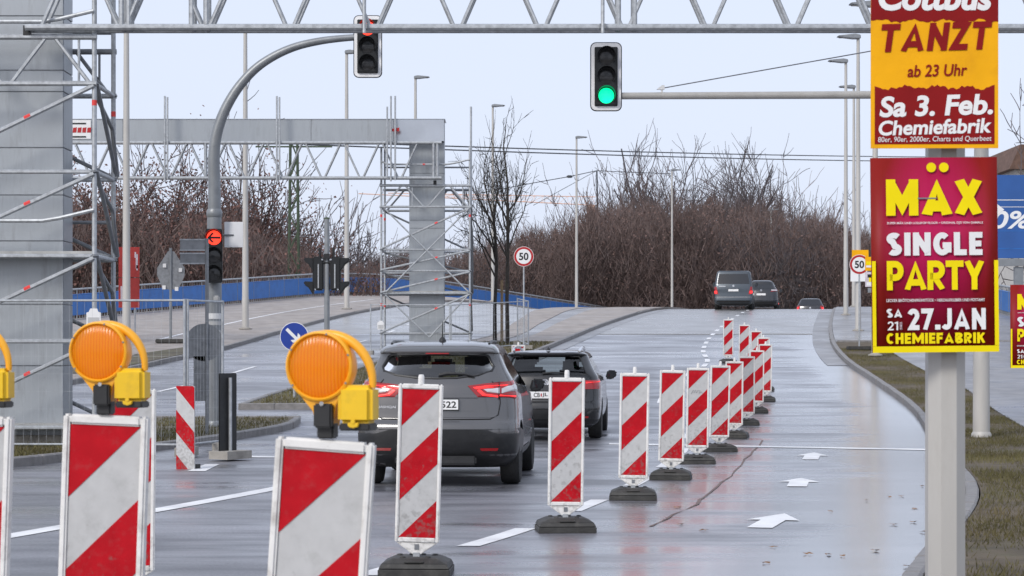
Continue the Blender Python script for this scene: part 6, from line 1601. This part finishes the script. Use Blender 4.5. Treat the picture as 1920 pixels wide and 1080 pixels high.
woodt = tree_mesh(61, 13, 3.5, .16, dict(LOOSE, ang=(14, 40), up=.09, rmin=.02), 'twig_brown', stems=3, spread=.12)
for k, (px, dy) in enumerate(((905, 12), (968, 8), (1030, 10), (1072, 4), (1108, 6), (1150, 0), (1205, 4), (1248, -4), (1290, 2), (1345, -2), (1392, 2), (1430, 4), (1468, 0), (1512, 6), (1558, 4))):
    far_tree('bare_tree', woodt if k % 3 else loose2, px, float(np.interp(px, tr_x, tr_y)) + dy - 14, 196 + 9*(k % 4), 'slender brown leafless tree at the near edge of the wood', w=.8, group='slender trees at the edge of the wood')
# added brown mounds behind the woods, blocking sky seen through the twigs
def backing_mound(px0, px1, d, topf, low):
    b = MB(); pxs = np.linspace(px0, px1, 70); w = 4
    for q in pxs:
        zt_ = HC + (HOR - topf(q) - low + 5*math.sin(q/23) + 4*math.sin(q/11))*d/F
        for dd, z in ((0, -1.5), (10, zt_*.55), (24, zt_), (60, -1.5)): b.v.append(((q-960)/F*d, d+dd, z + .3*math.sin(q*1.7+dd)))
    for i in range(len(pxs)-1):
        for k in range(3): b.f.append((i*w+k, (i+1)*w+k, (i+1)*w+k+1, i*w+k+1))
    tag(b.build('wood_backing', 'backing_brown', smooth=True), kind='structure')
mat('backing_brown', (.10, .078, .08), .95, var=.4, scale=.5, bump=.8, bscale=4, spec=.1)
backing_mound(640, 2150, 246, lambda q: float(np.interp(q, tr_x, tr_y)), 26); backing_mound(-160, 780, 158, lambda q: float(np.interp(q, tl_x, tl_y)), 40)

# ------------------------------------------------------------------ lattice mast, power lines, crane, leaning pole
def lattice_mast(label, px, d, top, w=.36):
    base = Vector((XA(px, d), d, -1.2)); h = HC + (HOR-top)*d/F - base.z; t = thing('lattice_mast', label, 'mast', base)
    for sx in (-1, 1):
        for sy in (-1, 1): MB().tube((sx*w, sy*w, -.2), (sx*w*.55, sy*w*.55, h), .06, n=5).build('mast_leg', 'lattice_green', t)
    n = int(h/1.0)
    for k in range(n):
        z0, z1 = h*k/n, h*(k+1)/n; w0, w1 = w*(1-.45*k/n), w*(1-.45*(k+1)/n); s = 1 if k % 2 else -1
        for sy in (-1, 1): MB().tube((s*w0, sy*w0, z0), (-s*w1, sy*w1, z1), .04, n=4).build('mast_brace', 'lattice_green', t)
    arm = MB().tube((-2.2, 0, h-.4), (2.2, 0, h-.4), .05, n=5).build('cross_arm', 'lattice_green', t)
    return t, h
m1, h1 = lattice_mast('green lattice mast behind the blue parapet', 551, 119.5, 262)
m2, h2_ = lattice_mast('green lattice mast far beyond the posters', 2120, 300, 275)
for k, (ya, yb) in enumerate(((270, 292), (277, 301))):
    a = W(551 + 20*k, ya-6, 119.5); c = W(2120, yb-2, 300); b = MB(); pts = []
    for i in range(25): u = i/24; q = a.lerp(c, u); q.z -= 1.0*4*u*(1-u)*.6; pts.append(q)
    b.path(pts, .045, 5); tag(b.build('power_line', 'wire'), ('upper' if k == 0 else 'lower') + ' of two thin power lines crossing the sky', 'cable', 'power lines in the sky')
# crane
d = 420; xa, xb2 = XA(672, d), XA(1098, d); zt = lambda py: HC + (HOR-py)*d/F
t = thing('tower_crane', 'distant orange tower crane jib above the wood', 'crane', (xb2+1, d, -1.2)); o = Vector(t.location)
def addc(b, nm, m): x = b.build(nm, m, t); x.matrix_parent_inverse = Matrix.Translation(-o); return x
za, zc = zt(363), zt(385)
addc(MB().tube((xa, d, za), (xb2+2, d, zc), .10, n=5), 'jib_chord', 'crane_orange'); addc(MB().tube((xa+6, d, za+.1), (xb2+2, d, zc+1.7), .09, n=5), 'jib_chord', 'crane_orange')
n = 26
for k in range(n):
    u, v = k/n, (k+1)/n; lo = Vector((xa, d, za)).lerp(Vector((xb2+2, d, zc)), u); hi = Vector((xa+6, d, za+.1)).lerp(Vector((xb2+2, d, zc+1.7)), (u+v)/2); lo2 = Vector((xa, d, za)).lerp(Vector((xb2+2, d, zc)), v)
    if u > .2: addc(MB().tube(lo, hi, .045, n=4).tube(hi, lo2, .045, n=4), 'jib_brace', 'crane_orange')
addc(MB().box((xb2+1, d, (zc-1.2)/2), (1.6, 1.6, zc+1.2)), 'tower', 'crane_orange')
# leaning pole with wires at the edge of the wood
d = 238; base = Vector((XA(1126, d), d, -1.2)); t = thing('leaning_pole', 'thin leaning pole with slack wires above the wood', 'pole', base); o = Vector(t.location)
def addl(b, nm, m): x = b.build(nm, m, t); x.matrix_parent_inverse = Matrix.Translation(-o); return x
top = W(1119, 320, d); addl(MB().tube(base, top, .13, .09, n=6), 'pole_shaft', 'wire')
addl(MB().path([top, W(1160, 322, d), W(1262, 326, d)], .04, 4), 'wire_span', 'wire'); addl(MB().path([top, W(1068, 331, d), W(1000, 343, d), W(900, 362, d)], .045, 4), 'wire_span', 'wire')
addl(MB().path([top, W(1060, 352, d), W(1000, 385, d)], .03, 4), 'wire_span', 'wire'); addl(MB().lathe([(.05, -.35), (.16, -.2), (.16, .2), (.05, .35)], 8, tuple(W(1068, 331, d)), 'x'), 'insulator', 'wire')
